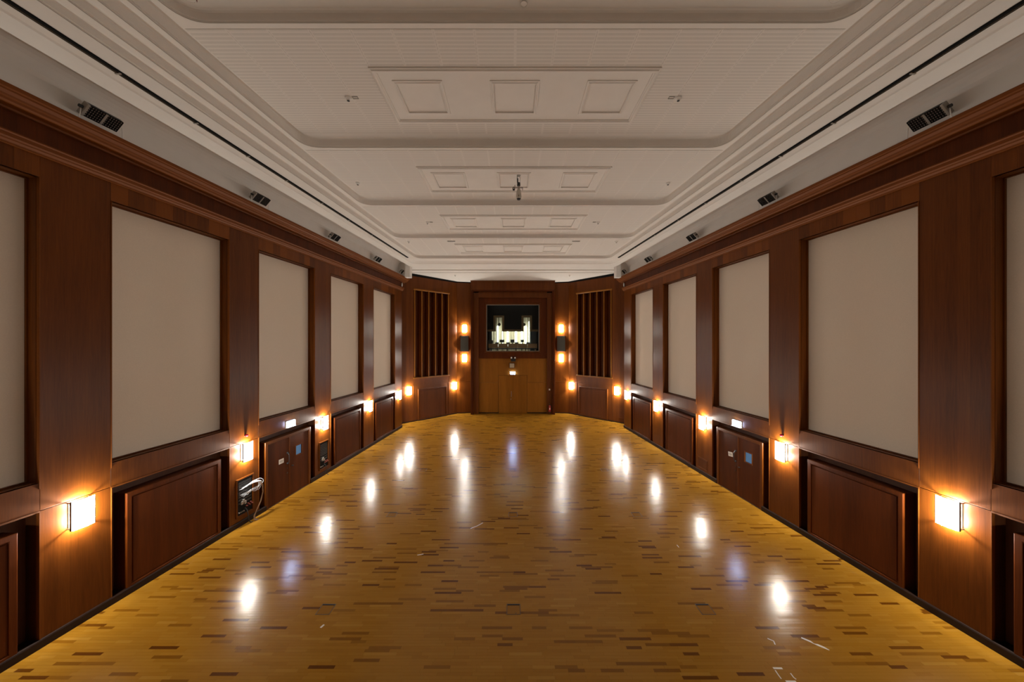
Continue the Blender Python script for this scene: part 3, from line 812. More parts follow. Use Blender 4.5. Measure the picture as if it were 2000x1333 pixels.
# coves above the cornices (in the wall's own axes; y measured from the wall plane)
def cove(side):
    O, rz = side_frame(side)
    g_ = empty('light_cove', O, rz, CE)
    X = lambda s: sx(side, s)
    d = lambda a: (8.52 - a) * CS
    prof = [(d(LIP), ZC + H6), (d(LIP), ZC + 4.86), (d(8.28), ZC + 4.86)]
    for i in range(1, 7):
        t = i / 6 * PI / 2
        prof.append((d(8.28 + 0.32 * math.sin(t)), ZC + 4.86 - 0.32 * (1 - math.cos(t))))
    prof += [(d(8.60), ZC + 3.95)]
    mb = MB()
    for s in (S_START, 20.6):
        mb.v += [(X(s), y, z) for y, z in prof]
    m_ = len(prof)
    for i in range(m_ - 1): mb.f.append((i, i + 1, m_ + i + 1, m_ + i))
    mb.build('cove_surface', M['plaster'], g_)
    box(X(20.58), X(20.93), d(8.60), d(LIP) + 0.05, ZC + 3.95, ZC + 4.95).build('cove_end', M['plaster'], g_)
    # black strip painting the dark slot beside the step, with ribs
    tk = MB(); tk.box(X(S_START), X(19.0), d(7.36) - 0.005, d(7.36) + 0.0, 0, 0)
    yk = d(7.385)
    tk = MB()
    tk.box(X(S_START), X(19.05), yk - 0.055, yk + 0.045, ZC + 4.715, ZC + 4.748)
    tk.build('slot_strip', M['blackmat'], g_)
    box(X(S_START), X(19.05), yk - 0.004, yk + 0.010, ZC + 4.706, ZC + 4.714).build('track_rib', M['brass'], g_)
    box(X(S_START), X(19.05), yk - 0.066, yk - 0.056, ZC + 4.70, ZC + 4.74).build('track_rib', M['brass'], g_)
    for s in (1.2, 3.0, 4.6, 6.05, 7.4, 8.7, 10.0, 11.6, 13.2, 15.0, 17.0):
        box(X(s), X(s + 0.03), yk - 0.056, yk + 0.046, ZC + 4.700, ZC + 4.714).build('track_clip', M['grey'], g_)
for s_ in (-1, 1): cove(s_)
# coffers
CY = [7.67, 11.06, 14.36, 17.74]
put = lambda z: (lambda u, v, h: (u, v, z - h))
def coffer(k):
    z = ZC + H_[k]
    yc, hl, hw = CY[k], 0.86, 2.93
    c = MB()
    c.box(-hw + 0.10, hw - 0.10, yc - hl + 0.10, yc + hl - 0.10, z - 0.012, z + 0.01)
    c.ring(-hw, hw, yc - hl, yc + hl, [(0, 0), (0.0, 0.025), (0.03, 0.03), (0.045, 0.055), (0.085, 0.055), (0.10, 0.035), (0.12, 0.03), (0.125, 0.010)], put(z))
    c = c.build('ceiling_coffer', M['plaster'], CE)
    for x in (-2.05, 0, 2.05):
        r = MB().ring(x - 0.525, x + 0.525, yc - 0.525, yc + 0.525, [(0, 0.010), (0.002, 0.028), (0.035, 0.032), (0.05, 0.045), (0.07, 0.045), (0.075, 0.010)], put(z))
        r.build('square_moulding', M['plaster'], c)
    return z
for k in range(4): coffer(k)
# perforated boards, those at the sides cut along the tapering step
def clip(poly, a_, b_, c_):
    out_ = []
    for i in range(len(poly)):
        p, q = poly[i], poly[(i + 1) % len(poly)]
        fp, fq = a_ * p[0] + b_ * p[1] - c_, a_ * q[0] + b_ * q[1] - c_
        if fp <= 0: out_.append(p)
        if (fp < 0 < fq) or (fq < 0 < fp):
            t = fp / (fp - fq); out_.append((p[0] + (q[0] - p[0]) * t, p[1] + (q[1] - p[1]) * t))
    return out_
def board(x0, x1, ya, yb, z, lim=None):
    poly = [(x0, ya), (x1, ya), (x1, yb), (x0, yb)]
    if lim is not None:
        poly = clip(poly, 1, TK, lim); poly = clip(poly, -1, TK, lim) if poly else poly
    if len(poly) < 3: return
    ar = abs(sum(poly[i][0] * poly[(i + 1) % len(poly)][1] - poly[(i + 1) % len(poly)][0] * poly[i][1] for i in range(len(poly)))) / 2
    if ar < 0.05: return
    n_ = len(poly); mb = MB()
    mb.v = [(x, y, z - 0.006) for x, y in poly] + [(x, y, z + 0.004) for x, y in poly]
    mb.f = [tuple(reversed(range(n_))), tuple(range(n_, 2 * n_))] + [(i, (i + 1) % n_, n_ + (i + 1) % n_, n_ + i) for i in range(n_)]
    mb.build('ceiling_board', M['perf'], CE)
for k in range(4):
    z = ZC + H_[k]
    ya, yb = D_[k] + 0.12, D_[k + 1] - 0.20
    lim = A_[k + 1] + 0.06 - 0.10
    for n_ in range(-9, 9):
        x0, x1 = n_ * 0.726 + 0.002, (n_ + 1) * 0.726 - 0.002
        far, nr = max(abs(x0), abs(x1)), min(abs(x0), abs(x1))
        if nr < 2.93:
            board(x0, x1, ya, CY[k] - 0.862, z); board(x0, x1, CY[k] + 0.862, yb, z, lim)
            if far > 2.93:
                cut = 2.932 * (1 if x0 > 0 else -1)
                board(*((cut, x1) if x0 > 0 else (x0, cut)), CY[k] - 0.862, CY[k] + 0.862, z)
        else: board(x0, x1, ya, yb, z, lim)
z0 = ZC + TOPH[0]
for n_ in range(-7, 7):
    box(n_ * 0.726 + 0.002, (n_ + 1) * 0.726 - 0.002, -4.0, 5.62, z0 - 0.006, z0 + 0.004).build('ceiling_board', M['perf'], CE)
box(-10, 10, YBK - 0.2, 26.5, 11.3, 11.4).build('roof_slab', M['plaster'], CE)

# back wall behind the camera (out of the picture, closes the room)
wb = box(-10, 10, YBK - 0.3, YBK - 0.05, 0, 11.3).build('wall_back', M['fabric']); structure(wb, 'pale wall behind the viewer')

# ------------------------------------------------------------------ wall sconces
def make_sconce():
    t = empty('wall_sconce')
    box(-0.14, 0.14, 0, 0.012, -0.225, 0.225).build('back_plate', M['dullplate'], t, bevel=0.004)  # plate widened and darkened to dim the hot glow behind the glass
    for x in (-0.150, 0.150):
        for z in (-0.235, 0.235):
            box(x - 0.007, x + 0.007, 0, 0.105, z - 0.007, z + 0.007).build('stand_off', M['bronze'], t)
    # bowed opal glass
    gm = MB(); n_ = 10; hw, hh, th = 0.165, 0.26, 0.006
    for i in range(n_ + 1):
        x = -hw + 2 * hw * i / n_
        y = 0.105 + 0.03 * (1 - (x / hw) ** 2)
        gm.v += [(x, y, -hh), (x, y, hh), (x, y + th, -hh), (x, y + th, hh)]
    for i in range(n_):
        a, c = 4 * i, 4 * i + 4
        gm.f += [(a, c, c + 1, a + 1), (a + 2, a + 3, c + 3, c + 2), (a, a + 2, c + 2, c), (a + 1, c + 1, c + 3, a + 3)]
    gm.f += [(0, 1, 3, 2), (4 * n_, 4 * n_ + 2, 4 * n_ + 3, 4 * n_ + 1)]
    gs = gm.build('glass_shade', M['glass_lamp'], t)
    gs.data.materials.append(M['opal_back'])
    for p_ in gs.data.polygons:
        if p_.normal.y < 0.5: p_.material_index = 1
    for x in (-hw, hw):
        box(x - 0.005, x + 0.005, 0.088, 0.116, -hh, hh).build('glass_edge', M['dullplate'], t)
    for z in (-0.15, 0.15):
        ld = bpy.data.lights.new('bulb', 'POINT'); ld.energy = BULB_W; ld.color = (1.0, 0.97, 0.88); ld.shadow_soft_size = 0.03
        lo = bpy.data.objects.new('bulb', ld); COL.objects.link(lo); lo.parent = t; lo.location = (0, 0.078, z)
    return t
Z_SC = 2.075
places = []
order = ('nearest', 'second', 'third', 'fourth', 'farthest')
for side, sd in ((-1, 'left'), (1, 'right')):
    for k in range(5):
        p, rz = at_wall(side, 6.29 + 3.54 * k, 0.0, Z_SC)
        extra = {1: ' below the red signal lamp', 4: ' at the corner'}.get(k, '')
        if side < 0 and k == 2: extra = ' before the far panels'
        places.append((p, rz, f'lit square sconce on the {order[k]} {sd} wall pilaster{extra}'))
    p, rz = at_wall(side, 2.75, 0.0, Z_SC)  # out-of-view pair added to light the near ceiling and floor
    places.append((p, rz, f'lit sconce of the {sd} wall beside the viewer, outside the picture'))
    for t, wd in ((0.78, 'outer'), (4.41, 'inner')):
        p, rz = at_facet(side, A0, A1, t, 0.0, Z_SC)
        places.append((p, rz, f'lit sconce on the {wd} side of the {sd} ribbed panel, end wall'))
    for z, wd in ((6.24, 'above'), (4.07, 'below')):
        p, rz = at_facet(side, A1, B1, 0.53, 0.0, z)
        places.append((p, rz, f'lit sconce {wd} the grey loudspeaker {sd} of the end portal'))
proto = make_sconce()
for i, (p, rz, lab) in enumerate(places):
    o = proto if i == 0 else copy_tree(proto)
    o.location = p; o.rotation_euler = (0, 0, rz)
    tag(o, lab, 'wall lamp', 'wall sconces')

# ------------------------------------------------------------------ red signal lamps
for side, sd in ((-1, 'left'), (1, 'right')):
    p, rz = at_wall(side, 9.85, 0.0, 2.53)
    t = empty('signal_lamp', p, rz); tag(t, f'small red signal lamp above the second sconce of the {sd} wall', 'signal lamp', 'red signal lamps')
    MB().cyl((0, 0, 0.0), (0, 0.03, 0.0), 0.032).build('socket', M['black'], t)
    b_ = MB()
    prof = [(0.036, 0.0), (0.036, 0.03), (0.026, 0.05), (0.0, 0.058)]
    b_.lathe(prof); b_.v = [(x, 0.03 + z, y) for x, y, z in b_.v]
    b_.build('lens', M['redglass'], t, smooth=True)

# ------------------------------------------------------------------ exit signs
def exit_sign(loc, rz, lab):
    t = empty('exit_sign', loc, rz); tag(t, lab, 'exit sign', 'lit exit signs')
    box(-0.20, 0.20, 0, 0.03, 0.0, 0.22).build('housing', M['grey'], t, bevel=0.004)
    box(-0.18, 0.18, 0.03, 0.062, 0.035, 0.205).build('light_panel', M['exit'], t, bevel=0.006)
    box(-0.20, 0.20, 0.0, 0.09, 0.0, 0.012).build('bottom_ledge', M['white'], t)
for side, sd in ((-1, 'left'), (1, 'right')):
    p, rz = at_wall(side, 11.6, 0.0, 2.345)
    exit_sign(p, rz, f'glowing white exit sign over the {sd} wall double door')
exit_sign((0.0, 25.18, 2.86), PI, 'glowing white exit sign over the oak end door')

# ------------------------------------------------------------------ flood lamps standing on the cornices
def make_flood(side):
    t = empty('flood_lamp')
    R = Matrix.Rotation(-0.75, 3, 'X')             # face turned down into the room
    c = Vector((0, 0, 0.30))
    q = lambda x, y, z: tuple(c + R @ Vector((x, y, z)))
    MB().obox(c - R @ Vector((0, 0.05, 0)), (0.31, 0.05, 0.145), R).build('housing', M['black'], t, bevel=0.006)
    MB().obox(c + R @ Vector((0, 0.002, 0)), (0.295, 0.003, 0.13), R).build('reflector', M['reflector'], t)
    g_ = MB()
    for i in range(14):
        x = -0.30 + 0.6 * i / 13
        g_.obox(c + R @ Vector((x, 0.011, 0)), (0.009, 0.008, 0.135), R)
    for i in range(6):
        z = -0.135 + 0.27 * i / 5
        g_.obox(c + R @ Vector((0, 0.011, z)), (0.305, 0.008, 0.012), R)
    g_.build('louvre', M['blackmat'], t)
    MB().obox(c + R @ Vector((0, 0.022, 0)), (0.022, 0.004, 0.135), R).build('centre_bar', M['grey'], t)
    e_ = -side                                       # end nearer the viewer
    MB().obox(c + R @ Vector((e_ * 0.335, -0.02, 0)), (0.028, 0.07, 0.15), R).build('end_cap', M['grey'], t, bevel=0.012)
    MB().cyl(q(e_ * 0.36, -0.02, 0.02), q(e_ * 0.42, -0.02, 0.02), 0.036).build('knob', M['black'], t)
    y_ = MB()
    for s_ in (-1, 1):
        y_.cyl(q(s_ * 0.37, -0.03, 0), (s_ * 0.40, -0.04, 0.0), 0.010, n_=6)
    y_.box(-0.41, 0.41, -0.06, -0.02, 0.0, 0.008)
    y_.build('bracket', M['white'], t)
    return t
for side, sd in ((-1, 'left'), (1, 'right')):
    pr = make_flood(side)
    for k in range(5):
        o = pr if k == 0 else copy_tree(pr)
        p, rz = at_wall(side, 6.50 + 3.66 * k if k < 4 else 20.6, 0.22, 9.21)
        o.scale = (0.82, 0.82, 0.82); o.location = p; o.rotation_euler = (0, 0, rz)
        tag(o, f'louvred black flood lamp on the {sd} cornice, {order[k]} of its row', 'flood lamp', 'flood lamps on the cornices')

# ------------------------------------------------------------------ loudspeakers between the end sconces
for side, sd in ((-1, 'left'), (1, 'right')):
    p, rz = at_facet(side, A1, B1, 0.53, 0.0, 4.55)
    t = empty('loudspeaker', p, rz); tag(t, f'grey cloth fronted loudspeaker between two sconces {sd} of the portal', 'speaker', 'end wall loudspeakers')
    box(-0.32, 0.32, 0, 0.13, 0, 1.17).build('cabinet', M['wood'], t, bevel=0.006)
    box(-0.285, 0.285, 0.13, 0.145, 0.035, 1.135).build('grille', M['cloth_grille'], t, bevel=0.004)

# ------------------------------------------------------------------ patch bays set in the left pilasters
def patch_bay(s, lab, full):
    p, rz = at_wall(-1, s, 0.0, 0.27)
    t = empty('patch_bay', p, rz); tag(t, lab, 'patch panel', 'patch bays in the left pilasters')
    put = lambda u, v, h: (u, h, v)
    MB().ring(-0.29, 0.29, 0, 1.08, [(0, 0), (0.0, 0.03), (0.03, 0.034), (0.045, 0.012), (0.045, 0.003)], put).build('wooden_frame', M['wood'], t)
    box(-0.25, 0.25, 0.001, 0.005, 0.04, 1.04).build('black_plate', M['blackmat'], t)
    z = 0.98
    for i in range(9):
        st = box(-0.215, 0.215, 0.005, 0.012, z - 0.035, z).build('socket_strip', M['black'], t)
        jk = MB()
        for j in range(11):
            x = -0.19 + 0.038 * j
            jk.cyl((x, 0.012, z - 0.018), (x, 0.016, z - 0.018), 0.009, n_=8)
        jk.build('jack', M['darkgrey'], st)
        box(-0.21, 0.21, 0.005, 0.009, z - 0.046, z - 0.0425).build('label_strip', M['reflector'], t)
        z -= 0.066 if i < 6 else 0.09
    pl = MB()
    for x, zz in ((0.12, 0.36), (0.07, 0.40), (0.02, 0.34)):
        pl.box(x - 0.03, x + 0.03, 0.005, 0.05, zz - 0.03, zz + 0.05)
    pl.build('grey_plug', M['grey'], t)
    for j in range(5):
        x, zz = -0.05 - 0.045 * j, 0.22 + (0.05 if j % 2 else 0.0)
        MB().cyl((x, 0.005, zz), (x, 0.05, zz), 0.022, 0.018, n_=10).build('red_socket', M['dullred'], t)
    kb = MB()
    for j in range(4):
        kb.cyl((0.20 - 0.05 * j, 0.005, 0.12), (0.20 - 0.05 * j, 0.03, 0.12), 0.018, n_=8)
    kb.build('grey_socket', M['grey'], t)
    return p, rz, t
p1, rz1, _ = patch_bay(9.83, 'open patch bay with looped white cables below the second left sconce', True)
p2, rz2, _ = patch_bay(13.40, 'dark patch bay with rows of jacks below the third left sconce', False)
# cables hanging from the near bay (own axes of that bay)
R = Matrix.Rotation(rz1, 3, 'Z')
W_ = lambda v: tuple(Vector(p1) + R @ Vector(v))
cb = empty('cable_bundle', W_((0, 0, 0)), rz1); tag(cb, 'coil of white cables looped out of the near patch bay', 'cable')
rng = random.Random(3)
for i in range(8):
    x0 = 0.20 - 0.042 * i
    zz = 0.80 + 0.02 * rng.uniform(-1, 1)
    cx, cz = -0.25 + 0.07 * rng.uniform(-1, 1), 0.75 + 0.05 * rng.uniform(-1, 1)
    rx, rz_ = 0.16 + 0.05 * rng.uniform(-1, 1), 0.095 + 0.035 * rng.uniform(-1, 1)
    pts = [(x0, 0.02, zz - 0.02), (x0 - 0.02, 0.07, zz), ((x0 + cx) / 2, 0.12, cz + rz_)]
    for j in range(9):
        th = PI / 2 - (PI * 1.15) * -j / 8 * -1
        a = PI / 2 + PI * 1.15 * j / 8
        pts.append((cx + rx * math.cos(a), 0.15 + 0.02 * math.sin(j + i), cz + rz_ * math.sin(a)))
    x1 = 0.16 - 0.042 * i
    pts += [((x1 + cx) / 2, 0.11, 0.66 + 0.02 * rng.random()), (x1, 0.05, 0.62 - 0.04 * (i % 3)), (x1 + 0.01, 0.02, 0.61 - 0.04 * (i % 3))]
    MB().tube(pts, 0.0062, 6).build('cable', M['cable_white'], cb, smooth=True)
for i in range(3):
    dx = 0.03 * i
    pts = [(-0.33 - dx, 0.14, 0.80), (-0.43 - dx * 0.6, 0.16, 0.66), (-0.45 - dx * 0.5, 0.16, 0.45), (-0.40 - dx * 0.5, 0.14, 0.20), (-0.27 - dx * 0.4, 0.12, -0.02), (-0.17 - dx * 0.6, 0.13, -0.14), (-0.15 - dx * 0.7, 0.16, -0.235), (-0.18 - dx, 0.22, -0.263)]
    c_ = MB().tube(pts, 0.008, 6).build('hanging_cable', M['cable_brown'], cb, smooth=True); c_['label'] = 'tan cable hanging to the floor'
for p_, rz_, lab in ((p1, rz1, 'black cable hanging from the near patch bay to the floor'), (p2, rz2, 'black cable hanging from the far patch bay to the floor')):
    Rr = Matrix.Rotation(rz_, 3, 'Z')
    o = MB().tube([(0.03, 0.03, 0.20), (0.02, 0.09, 0.14), (0.0, 0.11, -0.02), (-0.02, 0.12, -0.20), (-0.06, 0.14, -0.262), (-0.10, 0.15, -0.262)], 0.011, 8).build('power_cable', M['black'], smooth=True)
    o.location = p_; o.rotation_euler = (0, 0, rz_); tag(o, lab, 'cable', 'black cables below the patch bays')
# hatch in the third right pilaster, and its fellow
p, rz = at_wall(1, 13.45, 0.0, 0.22)
t = empty('wall_hatch', p, rz); tag(t, 'small framed wooden hatch at the foot of the third right pilaster', 'hatch')
MB().ring(-0.30, 0.30, 0, 0.42, [(0, 0), (0.0, 0.010), (0.03, 0.010), (0.04, 0.001)], lambda u, v, h: (u, h, v)).build('frame', M['wood'], t)
box(-0.255, 0.255, 0.001, 0.006, 0.045, 0.375).build('hatch_door', M['wood'], t)

# ------------------------------------------------------------------ notices on the side doors
for side, sd, ang in ((-1, 'left', 0.0), (1, 'right', 0.12)):
    p, rz = at_wall(side, 11.23 if side < 0 else 11.95, -0.012 + 0.003, 1.30)
    t = empty('paper_notice', p, rz); tag(t, f'small white paper notice taped to the {sd} double door', 'notice', 'paper notices on the doors')
    Rm = Matrix.Rotation(ang, 3, 'Y')
    MB().obox((0, 0, 0), (0.105, 0.002, 0.075), Rm).build('sheet', M['paper'], t)
    for i, (hw_, z) in enumerate(((0.07, 0.025), (0.08, 0.0), (0.05, -0.025))):
        MB().obox(Rm @ Vector((0, 0.003, z)), (hw_, 0.0008, 0.006), Rm).build('printed_line', M['ink'], t)

# ------------------------------------------------------------------ fittings over the end door
t = empty('wall_loudspeaker', (-0.06, 25.18, 3.34)); tag(t, 'small square beige loudspeaker box over the end door', 'speaker')
box(-0.20, 0.20, -0.14, 0, 0, 0.38).build('cabinet', M['wood_dark'], t, bevel=0.008)
box(-0.165, 0.165, -0.15, -0.14, 0.035, 0.345).build('grille', plain('beige_grille', (0.40, 0.32, 0.22), 0.8), t)
t = empty('twin_spotlight', (0.03, 25.06, 4.02)); tag(t, 'black twin emergency spotlight on the ledge above the end door', 'spotlight')
box(-0.17, 0.17, -0.16, 0.0, -0.19, 0.02).build('battery_case', M['black'], t, bevel=0.01)
for s_ in (-1, 1):
    h = MB(); h.cyl((s_ * 0.11, -0.06, 0.13), (s_ * 0.13, -0.20, 0.09), 0.06, 0.075)
    h.cyl((s_ * 0.11, -0.07, 0.02), (s_ * 0.11, -0.07, 0.12), 0.02)
    hd = h.build('spot_head', M['black'], t)
    MB().cyl((s_ * 0.13, -0.198, 0.09), (s_ * 0.131, -0.207, 0.088), 0.06).build('lens', M['white'], hd)
# extinguisher and wall plate on the right inner jamb
t = empty('fire_extinguisher', (2.68, 24.83, 0.0)); tag(t, 'red fire extinguisher hung on the right jamb of the portal', 'fire extinguisher')
MB().lathe([(0.0, 0.18), (0.075, 0.18), (0.085, 0.2), (0.085, 0.55), (0.07, 0.62), (0.03, 0.66), (0.0, 0.66)], n_=20).build('cylinder', M['red'], t, smooth=True)
MB().lathe([(0.0, 0.13), (0.08, 0.13), (0.086, 0.15), (0.086, 0.19), (0.0, 0.19)], n_=20).build('foot_ring', M['black'], t)
v_ = MB(); v_.cyl((0, 0, 0.66), (0, 0, 0.72), 0.022); v_.box(-0.02, 0.02, -0.1, 0.03, 0.72, 0.735); v_.box(-0.02, 0.02, -0.09, 0.03, 0.75, 0.765)
v_.build('valve_handle', M['black'], t)
MB().tube([(0.02, -0.02, 0.69), (0.09, -0.04, 0.70), (0.115, -0.03, 0.55), (0.10, -0.03, 0.35)], 0.012).build('hose', M['black'], t)
box(-0.03, 0.03, -0.087, -0.083, 0.33, 0.48).build('instruction_label', M['paper'], t)
box(-0.03, 0.03, 0.07, 0.12, 0.45, 0.60).build('wall_bracket', M['darkgrey'], t)
t = empty('wall_plate', (2.68, 24.95, 1.78)); tag(t, 'small pale switch plate above the fire extinguisher', 'switch')
box(-0.05, 0.05, -0.012, 0, -0.06, 0.06).build('plate', M['white'], t, bevel=0.003)
box(-0.02, 0.02, -0.018, -0.012, -0.03, 0.03).build('rocker', M['paper'], t)
# small white ovals at the ends of the friezes
for side, sd in ((-1, 'left'), (1, 'right')):
    p, rz = at_wall(side, S_END - 0.01, 0.02, 8.76)
    t = empty('frieze_end_oval', p, rz); tag(t, f'small white oval at the end of the {sd} frieze', 'fitting', 'white ovals on the friezes')
    b_ = MB(); b_.lathe([(0.0, -0.12), (0.035, -0.11), (0.05, 0), (0.035, 0.11), (0.0, 0.12)], n_=14)
    b_.build('shell', M['white'], t, smooth=True)

# ------------------------------------------------------------------ ceiling fittings
def detector(x, y, z, lab, plate=True):
    t = empty('smoke_detector', (x, y, z)); tag(t, lab, 'smoke detector', 'smoke detectors on the ceiling')
    MB().lathe([(0.0, -0.075), (0.03, -0.07), (0.045, -0.045), (0.065, -0.03), (0.07, 0.0), (0.0, 0.0)], n_=16).build('head', M['white'], t, smooth=False)
    MB().lathe([(0.0, -0.085), (0.028, -0.08), (0.03, -0.07), (0.0, -0.07)], n_=12).build('sensor', M['black'], t)
    if plate:
        s_ = 1 if x < 0 else -1
        o = MB().ring(*sorted((s_ * 0.09, s_ * 0.22)), -0.04, 0.04, [(0, 0.0), (0.002, 0.012), (0.012, 0.012), (0.014, 0.0)], lambda u, v, h: (u, v, -h)).build('tag_frame', M['grey'], t)
for i, (x, lab) in enumerate(((-3.73, 'left'), (3.67, 'right'))):
    detector(x, 7.66, ZC + H_[0] - 0.006, f'smoke detector {lab} of the nearest coffer')
    detector(x * 0.965, 14.3, ZC + H_[2] - 0.006, f'smoke detector {lab} of the third coffer')
    detector(-3.86 if x < 0 else 3.8, 22.85, ZC + 4.53, f'smoke detector over the {lab} half of the end stage', False)
    detector(-5.13 if x < 0 else 5.07, 11.23, ZC + H_[1], f'smoke detector beside the {lab} steps of the second bay', False)
    detector(-5.03 if x < 0 else 4.97, 16.45, ZC + H_[3], f'smoke detector beside the {lab} steps of the fourth bay', False)
for x, lab in ((-2.98, 'left'), (3.02, 'right')):
    t = empty('linear_vent', (x, 16.42, ZC + H_[3] - 0.006)); tag(t, f'narrow dark slot vent at the {lab} front corner of the fourth coffer', 'vent', 'slot vents of the fourth bay')
    MB().ring(-0.19, 0.19, -0.05, 0.05, [(0, 0), (0.0, 0.02), (0.02, 0.02), (0.02, 0.004)], lambda u, v, h: (u, v, -h)).build('frame', M['grey'], t)
    for i in range(3): box(-0.17, 0.17, -0.026 + i * 0.02, -0.016 + i * 0.02, -0.012, -0.004).build('slat', M['darkgrey'], t)
# round flush fittings at the top of the picture
for x, y, lab in ((-5.38, 5.60, 'left'), (5.30, 5.61, 'right'), (0.14, 5.725, 'middle')):
    t = empty('ceiling_disc', (x, y, ZC + TOPH[0] - 0.006)); tag(t, f'round flush ceiling cover at the {lab} of the nearest bay', 'ceiling cover', 'round ceiling covers')
    r = 0.11 if lab != 'middle' else 0.055
    MB().lathe([(0.0, -0.012), (r * 0.88, -0.012), (r * 0.9, -0.018), (r, -0.018), (r, 0.0), (0.0, 0.0)], n_=24).build('cover', M['plaster'], t)
    if lab == 'left':
        a = MB(); n_ = 14
        for i in range(n_ + 1):
            th = math.radians(-60 + 110 * i / n_); wd = 0.012 * math.sin(PI * i / n_) + 0.001
            for rr_, zz in ((r + 0.004 - wd, -0.019), (r + 0.004 + wd, -0.019), (r + 0.004 + wd, -0.024), (r + 0.004 - wd, -0.024)):
                a.v.append((rr_ * math.cos(th), -rr_ * math.sin(th) * -1, zz))
            if i:
                k = 4 * i
                for j in range(4): a.f.append((k - 4 + j, k - 4 + (j + 1) % 4, k + (j + 1) % 4, k + j))
        a.build('red_rim', plain('dark_red_rim', (0.10, 0.004, 0.004), 0.3), t)
# device hanging from the second coffer
t = empty('hanging_microphone', (0.15, 10.72, ZC + H_[1] - 0.012)); tag(t, 'silver spindle shaped device hanging under the second ceiling coffer', 'microphone')
MB().cyl((0, 0, 0), (0, 0, -0.02), 0.06).build('ceiling_plate', M['grey'], t)
hk = MB(); hk.tube([(-0.04, 0, -0.02), (-0.045, 0, -0.10), (-0.04, 0, -0.14)], 0.014)
hk.tube([(-0.03, 0, -0.03), (0.02, 0, -0.035), (0.045, 0, -0.08), (0.045, 0, -0.2), (0.035, 0, -0.26)], 0.006)
hk.build('safety_hook', M['grey'], t)
MB().cyl((-0.035, 0, -0.10), (-0.032, 0, -0.26), 0.022).build('pole', M['black'], t)
j_ = MB(); j_.lathe([(0.0, -0.34), (0.05, -0.33), (0.055, -0.29), (0.04, -0.27), (0.055, -0.255), (0.05, -0.235), (0.0, -0.23)], n_=14)
j_.build('ball_joint', M['black'], t)
y_ = MB(); y_.box(-0.13, 0.13, -0.025, 0.025, -0.40, -0.375); y_.box(-0.13, -0.11, -0.025, 0.025, -0.375, -0.31); y_.box(0.11, 0.13, -0.025, 0.025, -0.46, -0.375)
y_.cyl((0, 0, -0.34), (0, 0, -0.40), 0.03); y_.build('yoke', M['reflector'], t)
ln = MB(); ln.lathe([(0.0, -0.055), (0.03, -0.05), (0.04, 0.0), (0.03, 0.05), (0.0, 0.055)], c=(-0.155, 0, -0.42), n_=14)
ln.build('side_capsule', M['black'], t, smooth=True)
MB().cyl((-0.155, -0.036, -0.42), (-0.155, -0.043, -0.42), 0.016).build('painted_capsule_glint', M['white'], t)  # white disc paints a glint on the black capsule
MB().lathe([(0.0, -0.73), (0.075, -0.73), (0.085, -0.68), (0.08, -0.56), (0.062, -0.48), (0.03, -0.41), (0.0, -0.40)], n_=20).build('body', M['silver'], t, smooth=True)
MB().lathe([(0.0, -0.775), (0.05, -0.765), (0.062, -0.74), (0.06, -0.728), (0.0, -0.728)], n_=20).build('end_cap', M['black'], t)
box(-0.008, 0.008, -0.088, -0.08, -0.70, -0.64).build('status_strip', M['gold_trim'], t)

# ------------------------------------------------------------------ floor boxes, tape and scraps
for y, wd in ((6.66, 'nearest'), (10.33, 'middle'), (13.95, 'farthest')):
    for x, ps in ((-3.69, 'left'), (-0.03, 'central'), (3.71, 'right')):
        t = empty('floor_box', (x, y, 0.0)); tag(t, f'square flush floor socket lid, {ps} one of the {wd} row of three', 'floor socket', 'floor socket lids')
        MB().ring(-0.135, 0.135, -0.135, 0.135, [(0, 0.0005), (0.0, 0.003), (0.012, 0.003), (0.012, 0.0005)], lambda u, v, h: (u, v, h)).build('frame', M['brass'], t)
        lid = box(-0.12, 0.12, -0.12, 0.12, 0.0006, 0.0022)
        o = lid.build('lid', M['parquet'], t)
        o.data.attributes.new('tint', 'FLOAT', 'FACE').data.foreach_set('value', [0.42] * len(o.data.polygons))
        box(-0.12, 0.12, 0.095, 0.122, 0.0022, 0.004).build('cable_flap', M['blackmat'], t)
        if ps == 'central': box(0.03, 0.06, -0.105, -0.095, 0.0022, 0.004).build('finger_slot', M['black'], t)
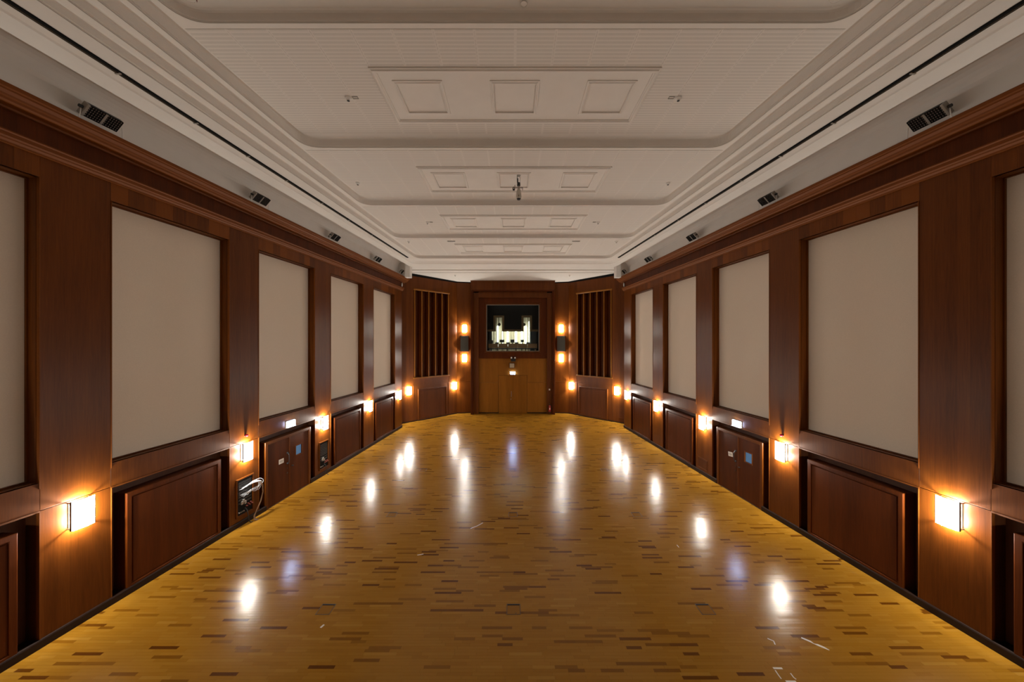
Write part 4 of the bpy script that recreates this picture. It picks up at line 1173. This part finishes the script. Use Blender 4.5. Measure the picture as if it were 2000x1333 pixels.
def fpt(px, py):
    D = FPX * CAM_H / (py - 670.0)
    return ((px - 1000.0) / FPX * D + CAM_X, D)
def tape(pts, wdt, lab):
    P = [Vector(fpt(*p)) for p in pts]
    mb = MB()
    for i, p in enumerate(P):
        d = (P[min(i + 1, len(P) - 1)] - P[max(i - 1, 0)]).normalized(); nn = Vector((-d.y, d.x))
        ww = wdt[i] if isinstance(wdt, (list, tuple)) else wdt
        for s_, z in ((-1, 0.0006), (1, 0.0006), (1, 0.0022), (-1, 0.0022)):
            q_ = p + nn * (ww / 2 * s_); mb.v.append((q_.x, q_.y, z))
    for i in range(len(P) - 1):
        k = 4 * i
        for j in range(4): mb.f.append((k + j, k + (j + 1) % 4, k + 4 + (j + 1) % 4, k + 4 + j))
    k = 4 * (len(P) - 1); mb.f += [(0, 1, 2, 3), (k, k + 3, k + 2, k + 1)]
    tag(mb.build('tape_mark', M['tape']), lab, 'tape', 'tape marks on the parquet')
tape([(1499, 1248), (1511, 1253), (1514, 1260)], 0.018, 'small bent white tape mark on the right front floor')
tape([(1565, 1246.5), (1583, 1254), (1590, 1258.5), (1598, 1261), (1610, 1266), (1620, 1271)], [0.03, 0.04, 0.012, 0.045, 0.04, 0.012], 'longest pale torn tape strip on the right front floor')
tape([(1510, 1306), (1528, 1306.5)], 0.03, 'short level tape strip near the lower right edge')
tape([(1514, 1310), (1520, 1319), (1526, 1327)], 0.016, 'thin slanting tape line below the short level strip')
tape([(1544, 1316), (1550, 1324), (1555, 1328)], 0.016, 'thin slanting tape line right of its twin')
tape([(1535, 1332), (1555, 1332.5)], 0.03, 'short tape strip cut by the lower photo edge')
tape([(919, 1033), (932, 1028), (943, 1022)], 0.022, 'thin pale tape scrap left of the floor reflections')
tape([(626, 1227), (633, 1221)], 0.035, 'small white tape scrap in front of the left floor socket')
tape([(815, 1085), (827, 1083)], 0.022, 'short pale tape scrap on the left middle floor')
tape([(1322, 1065), (1326, 1070)], 0.014, 'tiny pale tape fleck on the right middle floor')
